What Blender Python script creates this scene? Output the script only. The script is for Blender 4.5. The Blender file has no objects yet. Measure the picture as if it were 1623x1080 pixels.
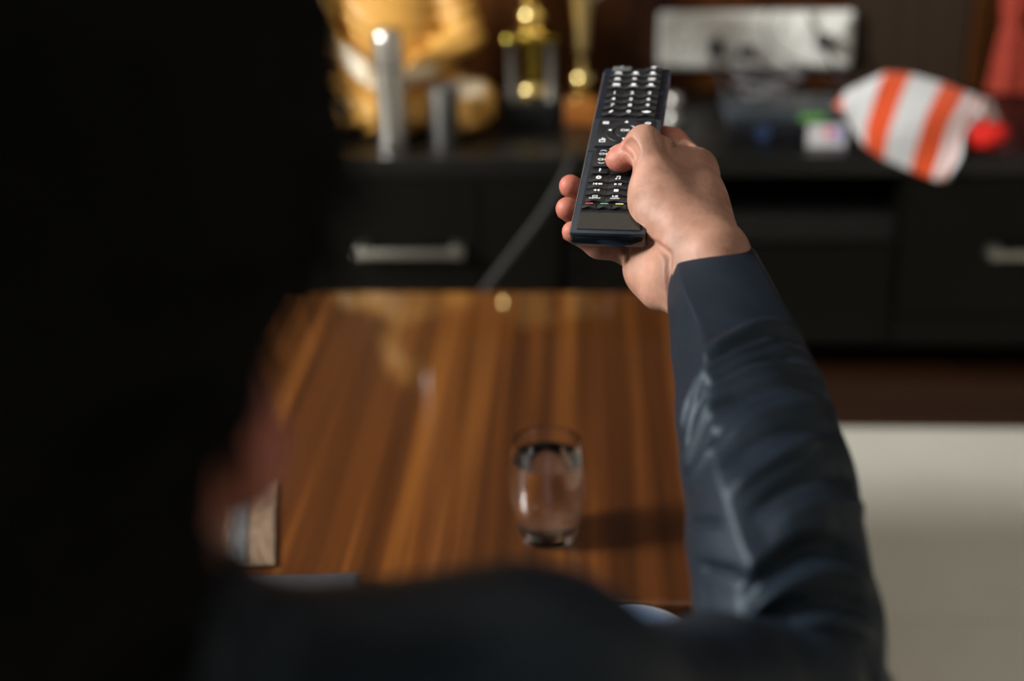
import bpy, math, random
import numpy as np
from mathutils import Vector, Matrix
random.seed(7); rng = np.random.default_rng(7)
SC = bpy.context.scene; COL = SC.collection
# ------------------------------------------------------------------ camera
F = 50/36*1623; CX, CY = 811.5, 540.0
def cam_axes(yaw, pitch, roll):
    y, p, r = np.radians([yaw, pitch, roll])
    fw = np.array([-np.sin(y)*np.cos(p), np.cos(y)*np.cos(p), -np.sin(p)])
    rt = np.array([np.cos(y), np.sin(y), 0.]); up = np.cross(rt, fw)
    return rt*np.cos(r)+up*np.sin(r), -rt*np.sin(r)+up*np.cos(r), fw
RT, UP, FW = cam_axes(3.2, 23.6, -1.1)
C0 = np.array([0., 0., 1.14])
cd = bpy.data.cameras.new('camera'); cam = bpy.data.objects.new('camera', cd); COL.objects.link(cam)
cam.matrix_world = Matrix(((RT[0], UP[0], -FW[0], C0[0]), (RT[1], UP[1], -FW[1], C0[1]), (RT[2], UP[2], -FW[2], C0[2]), (0, 0, 0, 1)))
cd.lens = 50; cd.sensor_width = 36; cd.sensor_fit = 'HORIZONTAL'; cd.clip_start = .01
cd.dof.use_dof = True; cd.dof.focus_distance = .945; cd.dof.aperture_fstop = 2.6
SC.camera = cam
SC.view_settings.view_transform = 'Standard'; SC.view_settings.look = 'None'
SC.view_settings.gamma = 1; SC.view_settings.use_curve_mapping = False
SC.view_settings.exposure = 0.0
# ------------------------------------------------------------------ light
w = bpy.data.worlds.new('world'); SC.world = w; w.use_nodes = True
w.node_tree.nodes['Background'].inputs[0].default_value = (.75, .85, 1, 1)
w.node_tree.nodes['Background'].inputs[1].default_value = .3
def area(name, loc, target, sx, sy, power, col):
    l = bpy.data.lights.new(name, 'AREA'); l.shape = 'RECTANGLE'; l.size = sx; l.size_y = sy
    l.energy = power; l.color = col
    o = bpy.data.objects.new(name, l); COL.objects.link(o); o.location = loc
    o.rotation_euler = (Vector(target)-Vector(loc)).to_track_quat('-Z', 'Y').to_euler()
    return o
area('window_daylight', (-2.5, .70, 2.0), (.2, 1.5, .45), .8, .65, 245, (1, .975, .93))
area('rear_fill', (1.2, -2.1, 2.0), (.3, 1.2, .5), .5, .4, 1.6, (.9, .95, 1))  # weak unseen fill, added for reflections
# ------------------------------------------------------------------ pixel helpers (a pixel and a distance give a point)
def ray(px, py): return (px-CX)/F*RT-(py-CY)/F*UP+FW
def P(px, py, Z): return C0+ray(px, py)*Z                 # at depth Z along the lens axis
def at(px, py, Y): d = ray(px, py); return C0+d*(Y/d[1])   # on the plane y = Y
def atz(px, py, z): d = ray(px, py); return C0+d*((z-C0[2])/d[2])
# ------------------------------------------------------------------ materials
def mat(name, col=(.5, .5, .5), rough=.5, metal=0, **kw):
    m = bpy.data.materials.new(name); m.use_nodes = True
    b = m.node_tree.nodes['Principled BSDF']
    b.inputs['Base Color'].default_value = (*col, 1); b.inputs['Roughness'].default_value = rough
    b.inputs['Metallic'].default_value = metal
    for k, v in kw.items():
        b.inputs[k.replace('_', ' ')].default_value = v
    return m
def nodes(m): return m.node_tree.nodes, m.node_tree.links, m.node_tree.nodes['Principled BSDF']
def noise_mix(m, c1, c2, scale=(1, 1, 1), nscale=5, detail=4, lo=.35, hi=.65, coord='Object', bump=0, extra=None, dist=.002):
    n, l, b = nodes(m)
    tc = n.new('ShaderNodeTexCoord'); mp = n.new('ShaderNodeMapping'); mp.inputs['Scale'].default_value = scale
    l.new(tc.outputs[coord], mp.inputs[0])
    no = n.new('ShaderNodeTexNoise'); no.inputs['Scale'].default_value = nscale; no.inputs['Detail'].default_value = detail
    l.new(mp.outputs[0], no.inputs['Vector'])
    r = n.new('ShaderNodeValToRGB'); r.color_ramp.elements[0].position = lo; r.color_ramp.elements[1].position = hi
    r.color_ramp.elements[0].color = (*c1, 1); r.color_ramp.elements[1].color = (*c2, 1)
    if extra:
        for p_, c_ in extra:
            e = r.color_ramp.elements.new(p_); e.color = (*c_, 1)
    l.new(no.outputs[0], r.inputs[0]); l.new(r.outputs[0], b.inputs['Base Color'])
    if bump:
        bp = n.new('ShaderNodeBump'); bp.inputs['Strength'].default_value = bump; bp.inputs['Distance'].default_value = dist
        l.new(no.outputs[0], bp.inputs['Height']); l.new(bp.outputs[0], b.inputs['Normal'])
    return m
def wood(name, dark, mid, light, rough=.35, coat=0, coat_rough=.05, fx=9, fy=.35, axis='y', spread=.12):
    """two layers of streaks running along one axis"""
    m = mat(name, mid, rough); n, l, b = nodes(m)
    b.inputs['Coat Weight'].default_value = coat; b.inputs['Coat Roughness'].default_value = coat_rough
    tc = n.new('ShaderNodeTexCoord'); outs = []
    sc = {'y': (fx, fy, fx), 'z': (fx, fx, fy), 'x': (fy, fx, fx)}[axis]
    for k, (f2, d) in enumerate(((1, 3), (6.5, 5))):
        mp = n.new('ShaderNodeMapping'); mp.inputs['Scale'].default_value = tuple(s*f2 if s == fx else s*(1+k) for s in sc)
        mp.inputs['Location'].default_value = (3.1+k, 1.7, .4)
        no = n.new('ShaderNodeTexNoise'); no.inputs['Scale'].default_value = 1; no.inputs['Detail'].default_value = d
        no.inputs['Roughness'].default_value = .6; no.inputs['Distortion'].default_value = .25
        l.new(tc.outputs['Object'], mp.inputs[0]); l.new(mp.outputs[0], no.inputs['Vector']); outs.append(no)
    mx = n.new('ShaderNodeMix'); mx.inputs[0].default_value = .42
    l.new(outs[0].outputs[0], mx.inputs[2]); l.new(outs[1].outputs[0], mx.inputs[3])
    r = n.new('ShaderNodeValToRGB'); e = r.color_ramp.elements
    e[0].position = .5-spread; e[0].color = (*dark, 1); e[1].position = .5+spread; e[1].color = (*light, 1)
    q = e.new(.5); q.color = (*mid, 1)
    l.new(mx.outputs[0], r.inputs[0]); l.new(r.outputs[0], b.inputs['Base Color'])
    return m
M = {}
M['table'] = wood('walnut_laminate', (.022, .0065, .0015), (.072, .022, .0045), (.21, .075, .014), .42, 1, .03, 8, .3, 'y', .13)
M['wallwood'] = wood('wall_veneer', (.009, .0024, .0003), (.034, .0095, .0008), (.085, .027, .0022), .6, 0, .2, 7, .3, 'z')
M['wallwood_grey'] = wood('wall_veneer_grey', (.018, .011, .007), (.03, .019, .012), (.042, .027, .017), .6, 0, .2, 5, .3, 'z')
M['trimwood'] = wood('trim_veneer', (.03, .009, .0015), (.05, .016, .003), (.08, .026, .005), .5, 0, .2, 9, .3, 'z')
M['espresso'] = wood('espresso_veneer', (.001, .0009, .0005), (.0016, .0014, .0008), (.0024, .002, .0012), .5, 0, .2, 3, .4, 'x')
M['espresso_top'] = wood('espresso_top_veneer', (.0015, .0014, .0012), (.0025, .0022, .002), (.004, .0035, .003), .35, 0, .15, 3, .3, 'x')
M['niche'] = mat('niche_dark', (.003, .003, .003), .6)
M['shelf'] = mat('shelf_grey', (.008, .008, .0075), .5)
M['plinth'] = wood('plinth_veneer', (.014, .005, .0018), (.024, .009, .0032), (.036, .014, .005), .5, 0, .2, 4, .4, 'x')
M['floor'] = noise_mix(mat('beige_marble_tile', rough=.3, Coat_Weight=.35, Coat_Roughness=.06), (.60, .595, .53), (.65, .645, .58), (1, 1, 1), 3, 5)
M['grout'] = mat('grout', (.4, .38, .32), .8)
M['plaster'] = noise_mix(mat('cream_plaster', rough=.85), (.50, .46, .40), (.55, .51, .44), (1, 1, 1), 8, 4)
M['ceil'] = mat('white_ceiling', (.68, .67, .65), .9)
M['steel'] = mat('brushed_steel', (.62, .62, .6), .3, 1)
M['steel_dark'] = mat('dark_steel', (.34, .34, .33), .38, 1)
M['handle'] = mat('satin_steel', (.36, .345, .31), .4, 1)
M['gold'] = mat('polished_gold', (.82, .66, .28), .07, 1)
M['gold_dull'] = mat('aged_gold', (.42, .33, .06), .22, 1)
M['black_gloss'] = mat('black_gloss', (.006, .007, .01), .15, Coat_Weight=.4)
M['black_base'] = mat('black_base', (.004, .005, .006), .35)
M['rubber'] = mat('black_rubber', (.012, .013, .015), .5)
M['blackplast'] = noise_mix(mat('black_plastic', rough=.35), (.008, .009, .011), (.012, .013, .016), (1, 1, 1), 400, 2)
M['blueplast'] = noise_mix(mat('dark_blue_gloss', rough=.22, Coat_Weight=.5, Coat_Roughness=.08), (.005, .012, .022), (.007, .016, .03), (1, 1, 1), 60, 2)
M['print'] = mat('white_print', (.85, .87, .9), .5)
M['print_dim'] = mat('grey_print', (.45, .47, .5), .5)
for k, c in (('red', (.8, .06, .05)), ('green', (.05, .55, .25)), ('yellow', (.85, .8, .2)), ('blue', (.1, .3, .8))): M['p_'+k] = mat(k+'_print', c, .5)
M['power'] = mat('smoked_power_key', (.10, .105, .11), .3)
M['white_plastic'] = noise_mix(mat('white_switch_plastic', rough=.4), (.74, .75, .72), (.8, .81, .78), (1, 1, 1), 6, 2)
M['wood_base'] = wood('trophy_base_wood', (.16, .05, .008), (.3, .1, .015), (.42, .17, .03), .4, .3, .1, 12, 2, 'x')
M['cable'] = mat('grey_cable', (.014, .014, .013), .55)
M['cable_black'] = mat('black_cable', (.008, .008, .009), .5)
M['red_cloth'] = noise_mix(mat('red_cloth', rough=.8), (.24, .020, .008), (.32, .032, .012), (1, 1, 1), 30, 4, bump=.2)
M['red_ball'] = noise_mix(mat('red_wool', rough=.75), (.55, .005, .0012), (.68, .010, .002), (1, 1, 1), 90, 3, bump=.5)
M['green_label'] = mat('green_label', (.10, .30, .06), .5)
M['paper'] = mat('white_card', (.5, .5, .52), .6)
M['router'] = mat('slate_plastic', (.03, .04, .052), .35)
M['grey_device'] = noise_mix(mat('grey_metal_case', (.16, .17, .2), .5, .1), (.035, .036, .045), (.045, .046, .056), (1, 1, 1), 40, 3)
M['jeans'] = noise_mix(mat('blue_denim', rough=.85, Sheen_Weight=.2), (.008, .035, .10), (.014, .055, .14), (1, 1, 1), 300, 4, bump=.3)
M['shoe'] = mat('dark_leather', (.015, .012, .01), .4)
M['sofa'] = noise_mix(mat('brown_sofa_fabric', rough=.85), (.05, .035, .025), (.07, .05, .035), (1, 1, 1), 120, 4, bump=.3)
M['shirt'] = mat('dark_shirt', (.01, .01, .012), .8)
M['screen'] = mat('tv_screen', (.003, .003, .004), .08)
M['ledlamp'] = mat('led_lamp', (.7, .8, 1), .4, Emission_Color=(.6, .78, 1, 1), Emission_Strength=14)
for k_ in ('wallwood', 'wallwood_grey', 'trimwood', 'espresso', 'plinth', 'shelf', 'niche', 'table'): M[k_].node_tree.nodes['Principled BSDF'].inputs['Specular IOR Level'].default_value = .15
# woven mat
m = noise_mix(mat('woven_jute', rough=.9), (.09, .056, .034), (.17, .11, .07), (40, 240, 1), 1, 3, bump=.4); M['mat'] = m
M['mat_stripe'] = noise_mix(mat('woven_grey', rough=.9), (.045, .05, .055), (.07, .075, .08), (40, 240, 1), 1, 3, bump=.4)
# glass and water
M['glass'] = mat('clear_glass', (1, 1, 1), .0, Transmission_Weight=1, IOR=1.47)
M['water'] = mat('water', (1, 1, 1), .0, Transmission_Weight=1, IOR=1.33)
# jacket: dark navy suiting with a fine weave
def suiting(name, c1, c2):
    m = mat(name, c1, .5, Sheen_Weight=.004, Sheen_Roughness=.4); n, l, b = nodes(m)
    b.inputs['Specular IOR Level'].default_value = .28; b.inputs['Specular Tint'].default_value = (.72, .87, 1, 1)
    tc = n.new('ShaderNodeTexCoord'); no = n.new('ShaderNodeTexNoise'); no.inputs['Scale'].default_value = 900; no.inputs['Detail'].default_value = 2
    n2 = n.new('ShaderNodeTexNoise'); n2.inputs['Scale'].default_value = 18; n2.inputs['Detail'].default_value = 4
    l.new(tc.outputs['Object'], no.inputs['Vector']); l.new(tc.outputs['Object'], n2.inputs['Vector'])
    mx = n.new('ShaderNodeMix'); mx.data_type = 'RGBA'; mx.inputs[6].default_value = (*c1, 1); mx.inputs[7].default_value = (*c2, 1)
    ml = n.new('ShaderNodeMath'); ml.operation = 'MULTIPLY_ADD'; ml.inputs[1].default_value = .5
    l.new(no.outputs[0], ml.inputs[0]); l.new(n2.outputs[0], ml.inputs[2]); 
    sb = n.new('ShaderNodeMath'); sb.operation = 'SUBTRACT'; sb.inputs[1].default_value = .25; l.new(ml.outputs[0], sb.inputs[0])
    l.new(sb.outputs[0], mx.inputs[0]); l.new(mx.outputs[2], b.inputs['Base Color'])
    bp = n.new('ShaderNodeBump'); bp.inputs['Strength'].default_value = .25; bp.inputs['Distance'].default_value = .0006
    l.new(no.outputs[0], bp.inputs['Height']); l.new(bp.outputs[0], b.inputs['Normal'])
    return m
M['jacket'] = suiting('navy_suiting', (.0020, .0053, .0112), (.0058, .0104, .0176))
# hair
m = mat('black_hair', (.0012, .0012, .0014), .75); n, l, b = nodes(m)
b.inputs['Specular IOR Level'].default_value = .08; M['hair'] = m
# skin: pigment read from a point attribute (redder fingertips and ears) plus noise
def skin(name):
    m = mat(name, (.5, .3, .2), .56, Subsurface_Weight=.12, Subsurface_Scale=.01); n, l, b = nodes(m)
    b.inputs['Subsurface Radius'].default_value = (1, .35, .2); b.inputs['Specular IOR Level'].default_value = .38
    tc = n.new('ShaderNodeTexCoord')
    n1 = n.new('ShaderNodeTexNoise'); n1.inputs['Scale'].default_value = 60; n1.inputs['Detail'].default_value = 5
    r = n.new('ShaderNodeValToRGB'); e = r.color_ramp.elements
    e[0].position = .3; e[0].color = (.21, .105, .070, 1); e[1].position = .7; e[1].color = (.35, .182, .130, 1)
    l.new(tc.outputs['Object'], n1.inputs['Vector']); l.new(n1.outputs[0], r.inputs[0])
    at_ = n.new('ShaderNodeAttribute'); at_.attribute_name = 'flush'
    mx = n.new('ShaderNodeMix'); mx.data_type = 'RGBA'; mx.inputs[7].default_value = (.38, .09, .06, 1)
    l.new(at_.outputs['Fac'], mx.inputs[0]); l.new(r.outputs[0], mx.inputs[6]); l.new(mx.outputs[2], b.inputs['Base Color'])
    v = n.new('ShaderNodeTexVoronoi'); v.inputs['Scale'].default_value = 900; v.feature = 'DISTANCE_TO_EDGE'
    n2 = n.new('ShaderNodeTexNoise'); n2.inputs['Scale'].default_value = 260; n2.inputs['Detail'].default_value = 5
    l.new(tc.outputs['Object'], v.inputs['Vector']); l.new(tc.outputs['Object'], n2.inputs['Vector'])
    ad = n.new('ShaderNodeMath'); ad.operation = 'MULTIPLY_ADD'; ad.inputs[1].default_value = .18
    l.new(v.outputs['Distance'], ad.inputs[0]); l.new(n2.outputs[0], ad.inputs[2])
    bp = n.new('ShaderNodeBump'); bp.inputs['Strength'].default_value = .5; bp.inputs['Distance'].default_value = .0007
    l.new(ad.outputs[0], bp.inputs['Height']); l.new(bp.outputs[0], b.inputs['Normal'])
    return m
M['skin'] = skin('skin'); M['nail'] = mat('fingernail', (.48, .25, .19), .3)
# gold statue: an attribute paints cream robe edges and their highlights onto the gold
m = mat('painted_gold', (.6, .3, .06), .42, Specular_IOR_Level=.5); n, l, b = nodes(m)
at_ = n.new('ShaderNodeAttribute'); at_.attribute_name = 'hem_glint'
mx = n.new('ShaderNodeMix'); mx.data_type = 'RGBA'; mx.inputs[6].default_value = (.58, .31, .065, 1); mx.inputs[7].default_value = (.86, .74, .55, 1)
l.new(at_.outputs['Fac'], mx.inputs[0]); l.new(mx.outputs[2], b.inputs['Base Color']); M['statue'] = m
# striped cloth: stripes are dyed along the u of its uv map
m = mat('striped_cotton', (.8, .8, .8), .8, Sheen_Weight=.2); n, l, b = nodes(m)
uvn = n.new('ShaderNodeUVMap'); uvn.uv_map = 'stripe'; sx = n.new('ShaderNodeSeparateXYZ'); l.new(uvn.outputs[0], sx.inputs[0])
r = n.new('ShaderNodeValToRGB'); r.color_ramp.interpolation = 'CONSTANT'
OR, WH = (.72, .075, .008, 1), (.62, .64, .67, 1)
e = r.color_ramp.elements; e[0].position = 0; e[0].color = OR; e[1].position = .10; e[1].color = WH
for p_, c_ in ((.30, OR), (.46, WH), (.64, OR), (.82, WH), (.90, OR), (.93, WH)):
    q = e.new(p_); q.color = c_
l.new(sx.outputs[0], r.inputs[0]); l.new(r.outputs[0], b.inputs['Base Color'])
no = n.new('ShaderNodeTexNoise'); no.inputs['Scale'].default_value = 25; bp = n.new('ShaderNodeBump'); bp.inputs['Strength'].default_value = .4; bp.inputs['Distance'].default_value = .01
l.new(no.outputs[0], bp.inputs['Height']); l.new(bp.outputs[0], b.inputs['Normal']); M['striped'] = m
# ------------------------------------------------------------------ object helpers
def link(name, me, m=None, parent=None, loc=None):
    o = bpy.data.objects.new(name, me); COL.objects.link(o)
    if m is not None: me.materials.append(m)
    if parent: o.parent = parent
    if loc is not None: o.location = loc
    return o
def empty(name, loc, label, cat, group=None):
    o = bpy.data.objects.new(name, None); COL.objects.link(o); o.location = loc; o.empty_display_size = .05
    return tag(o, label, cat, group)
def tag(o, label=None, cat=None, group=None, kind=None):
    for k, v in (('label', label), ('category', cat), ('group', group), ('kind', kind)):
        if v: o[k] = v
    return o
def mesh(name, V, Fc, smooth=True):
    me = bpy.data.meshes.new(name)
    me.from_pydata([tuple(map(float, v)) for v in V], [], [tuple(int(i) for i in f) for f in Fc]); me.update()
    if smooth: me.shade_smooth()
    return me
def np_mesh(name, V, Q):
    me = bpy.data.meshes.new(name); nv, nf = len(V), len(Q)
    me.vertices.add(nv); me.vertices.foreach_set('co', np.asarray(V, np.float32).ravel())
    me.loops.add(nf*4); me.loops.foreach_set('vertex_index', np.asarray(Q, np.int32).ravel())
    me.polygons.add(nf); me.polygons.foreach_set('loop_start', np.arange(0, nf*4, 4, dtype=np.int32))
    me.update(calc_edges=True); me.shade_smooth(); return me
class MB:
    def __init__(s): s.V = []; s.F = []
    def add(s, V, Fc): k = len(s.V); s.V += [tuple(v) for v in V]; s.F += [tuple(i+k for i in f) for f in Fc]; return s
    def box(s, c, d, b=0, R=None):
        """box of full size d with its vertical and horizontal edges chamfered by b"""
        hx, hy, hz = (x/2 for x in d); V = []
        if b <= 0:
            V = [(x*hx, y*hy, z*hz) for z in (-1, 1) for x, y in ((-1, -1), (1, -1), (1, 1), (-1, 1))]
            Fc = [(0, 3, 2, 1), (4, 5, 6, 7)]+[(i, (i+1) % 4, (i+1) % 4+4, i+4) for i in range(4)]
        else:
            b = min(b, hx*.9, hy*.9, hz*.9); n = 12
            def ring(ins, z):
                out = []
                for sx_, sy_, a0 in ((1, 1, 0), (-1, 1, 90), (-1, -1, 180), (1, -1, 270)):
                    for k in range(3):
                        a = math.radians(a0+45*k); r_ = b-ins
                        out.append((sx_*(hx-b)+r_*math.cos(a), sy_*(hy-b)+r_*math.sin(a), z))
                return out
            for ins, z in ((b*.999, -hz), (b*.3, -hz+b*.3), (0, -hz+b), (0, hz-b), (b*.3, hz-b*.3), (b*.999, hz)): V += ring(ins, z)
            Fc = [tuple(range(n))[::-1], tuple(range(5*n, 6*n))]
            for r_ in range(5):
                Fc += [(r_*n+i, r_*n+(i+1) % n, (r_+1)*n+(i+1) % n, (r_+1)*n+i) for i in range(n)]
        if R is not None: V = [tuple(R @ Vector(v)) for v in V]
        return s.add([(v[0]+c[0], v[1]+c[1], v[2]+c[2]) for v in V], Fc)
    def lathe(s, prof, c=(0, 0, 0), n=40, cap=True):
        V = []; Fc = []
        for r_, z in prof:
            V += [(c[0]+r_*math.cos(2*math.pi*i/n), c[1]+r_*math.sin(2*math.pi*i/n), c[2]+z) for i in range(n)]
        for k in range(len(prof)-1):
            Fc += [(k*n+i, k*n+(i+1) % n, (k+1)*n+(i+1) % n, (k+1)*n+i) for i in range(n)]
        if cap: Fc += [tuple(range(n))[::-1], tuple(range((len(prof)-1)*n, len(prof)*n))]
        return s.add(V, Fc)
    def tube(s, pts, r, n=10):
        pts = [Vector(p) for p in pts]; V = []; Fc = []; N = None; rs = r if hasattr(r, '__len__') else [r]*len(pts)
        for i, p in enumerate(pts):
            t = (pts[min(i+1, len(pts)-1)]-pts[max(i-1, 0)]).normalized()
            N = (t.orthogonal() if N is None else (N-t*N.dot(t))).normalized(); B = t.cross(N)
            V += [tuple(p+(N*math.cos(2*math.pi*k/n)+B*math.sin(2*math.pi*k/n))*rs[i]) for k in range(n)]
        for i in range(len(pts)-1):
            Fc += [(i*n+k, i*n+(k+1) % n, (i+1)*n+(k+1) % n, (i+1)*n+k) for k in range(n)]
        Fc += [tuple(range(n))[::-1], tuple(range((len(pts)-1)*n, len(pts)*n))]
        return s.add(V, Fc)
    def build(s, name, m, parent=None, loc=None, smooth=False):
        me = mesh(name, s.V, s.F, smooth)
        if smooth:
            try: me.set_sharp_from_angle(angle=math.radians(40))
            except Exception: pass
        return link(name, me, m, parent, loc)
def spline(pts, n=12):
    pts = [np.array(p, float) for p in pts]; q = [2*pts[0]-pts[1]]+pts+[2*pts[-1]-pts[-2]]; out = []
    for i in range(1, len(q)-2):
        for k in range(n):
            t = k/n; a, b_, c, d = q[i-1:i+3]
            out.append(.5*((2*b_)+(c-a)*t+(2*a-5*b_+4*c-d)*t*t+(3*b_-a-3*c+d)*t**3))
    return out+[pts[-1]]
def structure(o): o['kind'] = 'structure'; return o
# ------------------------------------------------------------------ implicit-surface modeller
class SDF:
    def __init__(s, lo, hi, h):
        s.lo = np.array(lo, float); s.h = h; s.n = np.ceil((np.array(hi)-s.lo)/h).astype(int)+1
        s.F = np.full(tuple(s.n), 1., np.float32)
    def box(s, lo, hi, pad):
        a = np.clip(np.floor((np.array(lo)-pad-s.lo)/s.h).astype(int), 0, s.n-1)
        b = np.clip(np.ceil((np.array(hi)+pad-s.lo)/s.h).astype(int)+1, 1, s.n)
        if (b <= a).any(): return None
        sl = tuple(slice(i, j) for i, j in zip(a, b))
        g = [(s.lo[k]+s.h*np.arange(a[k], b[k])).astype(np.float32) for k in range(3)]
        return sl, g[0][:, None, None], g[1][None, :, None], g[2][None, None, :]
    @staticmethod
    def smin(a, b, k):
        if k <= 0: return np.minimum(a, b)
        hh = np.maximum(k-np.abs(a-b), 0)/k
        return np.minimum(a, b)-hh*hh*k*.25
    def put(s, sl, d, k, sub=False):
        if sub: s.F[sl] = -s.smin(-s.F[sl], d, k)
        else: s.F[sl] = s.smin(s.F[sl], d, k)
    def cap(s, a, b, ra, rb=None, k=.01, sub=False, disp=None):
        rb = ra if rb is None else rb; a = np.array(a, float); b = np.array(b, float); R_ = max(ra, rb)
        q = s.box(np.minimum(a, b)-R_, np.maximum(a, b)+R_, k+3*s.h)
        if q is None: return s
        sl, X, Y, Z = q; d = b-a; L = max(d@d, 1e-12)
        t = np.clip(((X-a[0])*d[0]+(Y-a[1])*d[1]+(Z-a[2])*d[2])/L, 0, 1)
        dd = np.sqrt((X-a[0]-t*d[0])**2+(Y-a[1]-t*d[1])**2+(Z-a[2]-t*d[2])**2)-(ra+(rb-ra)*t)
        if disp is not None: dd = dd+disp(X, Y, Z)
        s.put(sl, dd, k, sub); return s
    def chain(s, pts, rs, k=.005, kin=.004):
        for i in range(len(pts)-1): s.cap(pts[i], pts[i+1], rs[i], rs[i+1], k)
        return s
    def ell(s, c, r, k=.01, R=None, sub=False, disp=None):
        c = np.array(c, float); r = np.array(r, float); q = s.box(c-r.max(), c+r.max(), k+3*s.h)
        if q is None: return s
        sl, X, Y, Z = q; x, y, z = X-c[0], Y-c[1], Z-c[2]
        if R is not None:
            R = np.array(R); x, y, z = (R[0][i]*x+R[1][i]*y+R[2][i]*z for i in range(3))
        k0 = np.sqrt((x/r[0])**2+(y/r[1])**2+(z/r[2])**2); k1 = np.sqrt((x/r[0]**2)**2+(y/r[1]**2)**2+(z/r[2]**2)**2)+1e-9
        dd = k0*(k0-1)/k1
        if disp is not None: dd = dd+disp(X, Y, Z)
        s.put(sl, dd, k, sub); return s
    def mesh(s, smooth=2):
        Fv = s.F; S = Fv < 0; nx, ny, nz = Fv.shape
        cnt = np.zeros((nx-1, ny-1, nz-1), np.int8)
        cor = [(i, j, k) for i in (0, 1) for j in (0, 1) for k in (0, 1)]
        for i, j, k in cor: cnt += S[i:nx-1+i, j:ny-1+j, k:nz-1+k]
        act = (cnt > 0) & (cnt < 8); I = np.argwhere(act); idx = np.full(act.shape, -1, np.int32); idx[act] = np.arange(len(I))
        acc = np.zeros((len(I), 3)); num = np.zeros(len(I))
        for a in cor:
            for ax in range(3):
                if a[ax]: continue
                b = list(a); b[ax] = 1
                fa = Fv[I[:, 0]+a[0], I[:, 1]+a[1], I[:, 2]+a[2]]; fb = Fv[I[:, 0]+b[0], I[:, 1]+b[1], I[:, 2]+b[2]]
                m_ = (fa < 0) != (fb < 0); t = np.where(m_, fa/np.where(m_, fa-fb, 1), 0)
                p = np.array(a, float)[None].repeat(len(I), 0); p[:, ax] += t; acc += p*m_[:, None]; num += m_
        V = s.lo+s.h*(I+acc/num[:, None]); Q = []
        for ax in range(3):
            o1, o2 = (ax+1) % 3, (ax+2) % 3
            A = [slice(None)]*3; B = [slice(None)]*3; A[ax] = slice(0, -1); B[ax] = slice(1, None)
            ch = S[tuple(A)] != S[tuple(B)]; E_ = np.argwhere(ch)
            E_ = E_[(E_[:, o1] > 0) & (E_[:, o2] > 0) & (E_[:, o1] < Fv.shape[o1]-1) & (E_[:, o2] < Fv.shape[o2]-1)]
            def cell(d1, d2):
                c = E_.copy(); c[:, o1] -= d1; c[:, o2] -= d2; return idx[c[:, 0], c[:, 1], c[:, 2]]
            q = np.stack([cell(1, 1), cell(0, 1), cell(0, 0), cell(1, 0)], 1)
            ins = S[E_[:, 0], E_[:, 1], E_[:, 2]]; q[~ins] = q[~ins][:, ::-1]; Q.append(q)
        Q = np.concatenate(Q); Q = Q[(Q >= 0).all(1)]
        for _ in range(smooth):
            s_ = np.zeros_like(V); c_ = np.zeros(len(V))
            for i in range(4):
                a, b = Q[:, i], Q[:, (i+1) % 4]
                for k in range(3): s_[:, k] += np.bincount(a, V[b, k], len(V))+np.bincount(b, V[a, k], len(V))
                c_ += np.bincount(a, minlength=len(V))+np.bincount(b, minlength=len(V))
            V = .4*V+.6*s_/np.maximum(c_, 1)[:, None]
        return V, Q
def attr(me, name, vals):
    a = me.attributes.new(name, 'FLOAT', 'POINT'); a.data.foreach_set('value', np.clip(vals, 0, 1).astype(np.float32))
def segd(V, a, b):
    a = np.array(a); b = np.array(b); d = b-a; t = np.clip(((V-a)@d)/(d@d), 0, 1); return np.linalg.norm(V-a-t[:, None]*d, axis=1)

# ================================================================== THE ROOM
ZT, ZC, YF, YW = .46, .492, 2.23, 2.68          # table top, cabinet top, cabinet front, wall
XL, XR, YB, ZH = -2.6, 2.7, -2.2, 2.75
fl = structure(MB().box(((XL+XR)/2, (YB+YW)/2, -.03), (XR-XL+.2, YW-YB+.2, .05)).build('floor', M['grout']))
k = 0
for i in range(9):
    for j in range(9):
        x0, y0 = XL+.6*i, YB+.6*j-.35
        x1, y1 = min(x0+.6, XR), min(y0+.6, YW); y0 = max(y0, YB)
        if x1-x0 < .05 or y1-y0 < .05: continue
        t = MB().box(((x0+x1)/2, (y0+y1)/2, -.004), (x1-x0-.0015, y1-y0-.0015, .008)).build('tile', M['floor'], fl)
structure(MB().box(((XL+XR)/2, (YB+YW)/2, ZH+.03), (XR-XL+.2, YW-YB+.2, .06)).build('ceiling', M['ceil']))
structure(MB().box(((XL+XR)/2, YB-.05, ZH/2), (XR-XL+.2, .1, ZH)).build('wall_rear', M['plaster']))
structure(MB().box((XR+.05, (YB+YW)/2, ZH/2), (.1, YW-YB, ZH)).build('wall_right', M['plaster']))
structure(MB().box((XL-.05, (YB+YW)/2, ZH/2), (.1, YW-YB, ZH)).build('wall_left', M['plaster']))
wb = structure(MB().box(((XL+XR)/2, YW+.06, ZH/2), (XR-XL+.2, .1, ZH)).build('wall_back', M['plaster']))
# veneer panels of the back wall: joints follow what is seen between the things
xj = [XL, -1.6, -.9, -.28, at(1035, 60, YW)[0], at(1345, 60, YW)[0], at(1535, 60, YW)[0], at(1562, 60, YW)[0], 1.7, XR]
for i in range(len(xj)-1):
    mm = M['wallwood_grey'] if i == 5 else M['trimwood'] if i == 6 else M['wallwood']
    p = MB().box(((xj[i]+xj[i+1])/2, YW, 1.35), (xj[i+1]-xj[i]-.004, .02+.012*(i == 6), 2.7), .003).build('panel', mm, wb)
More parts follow.
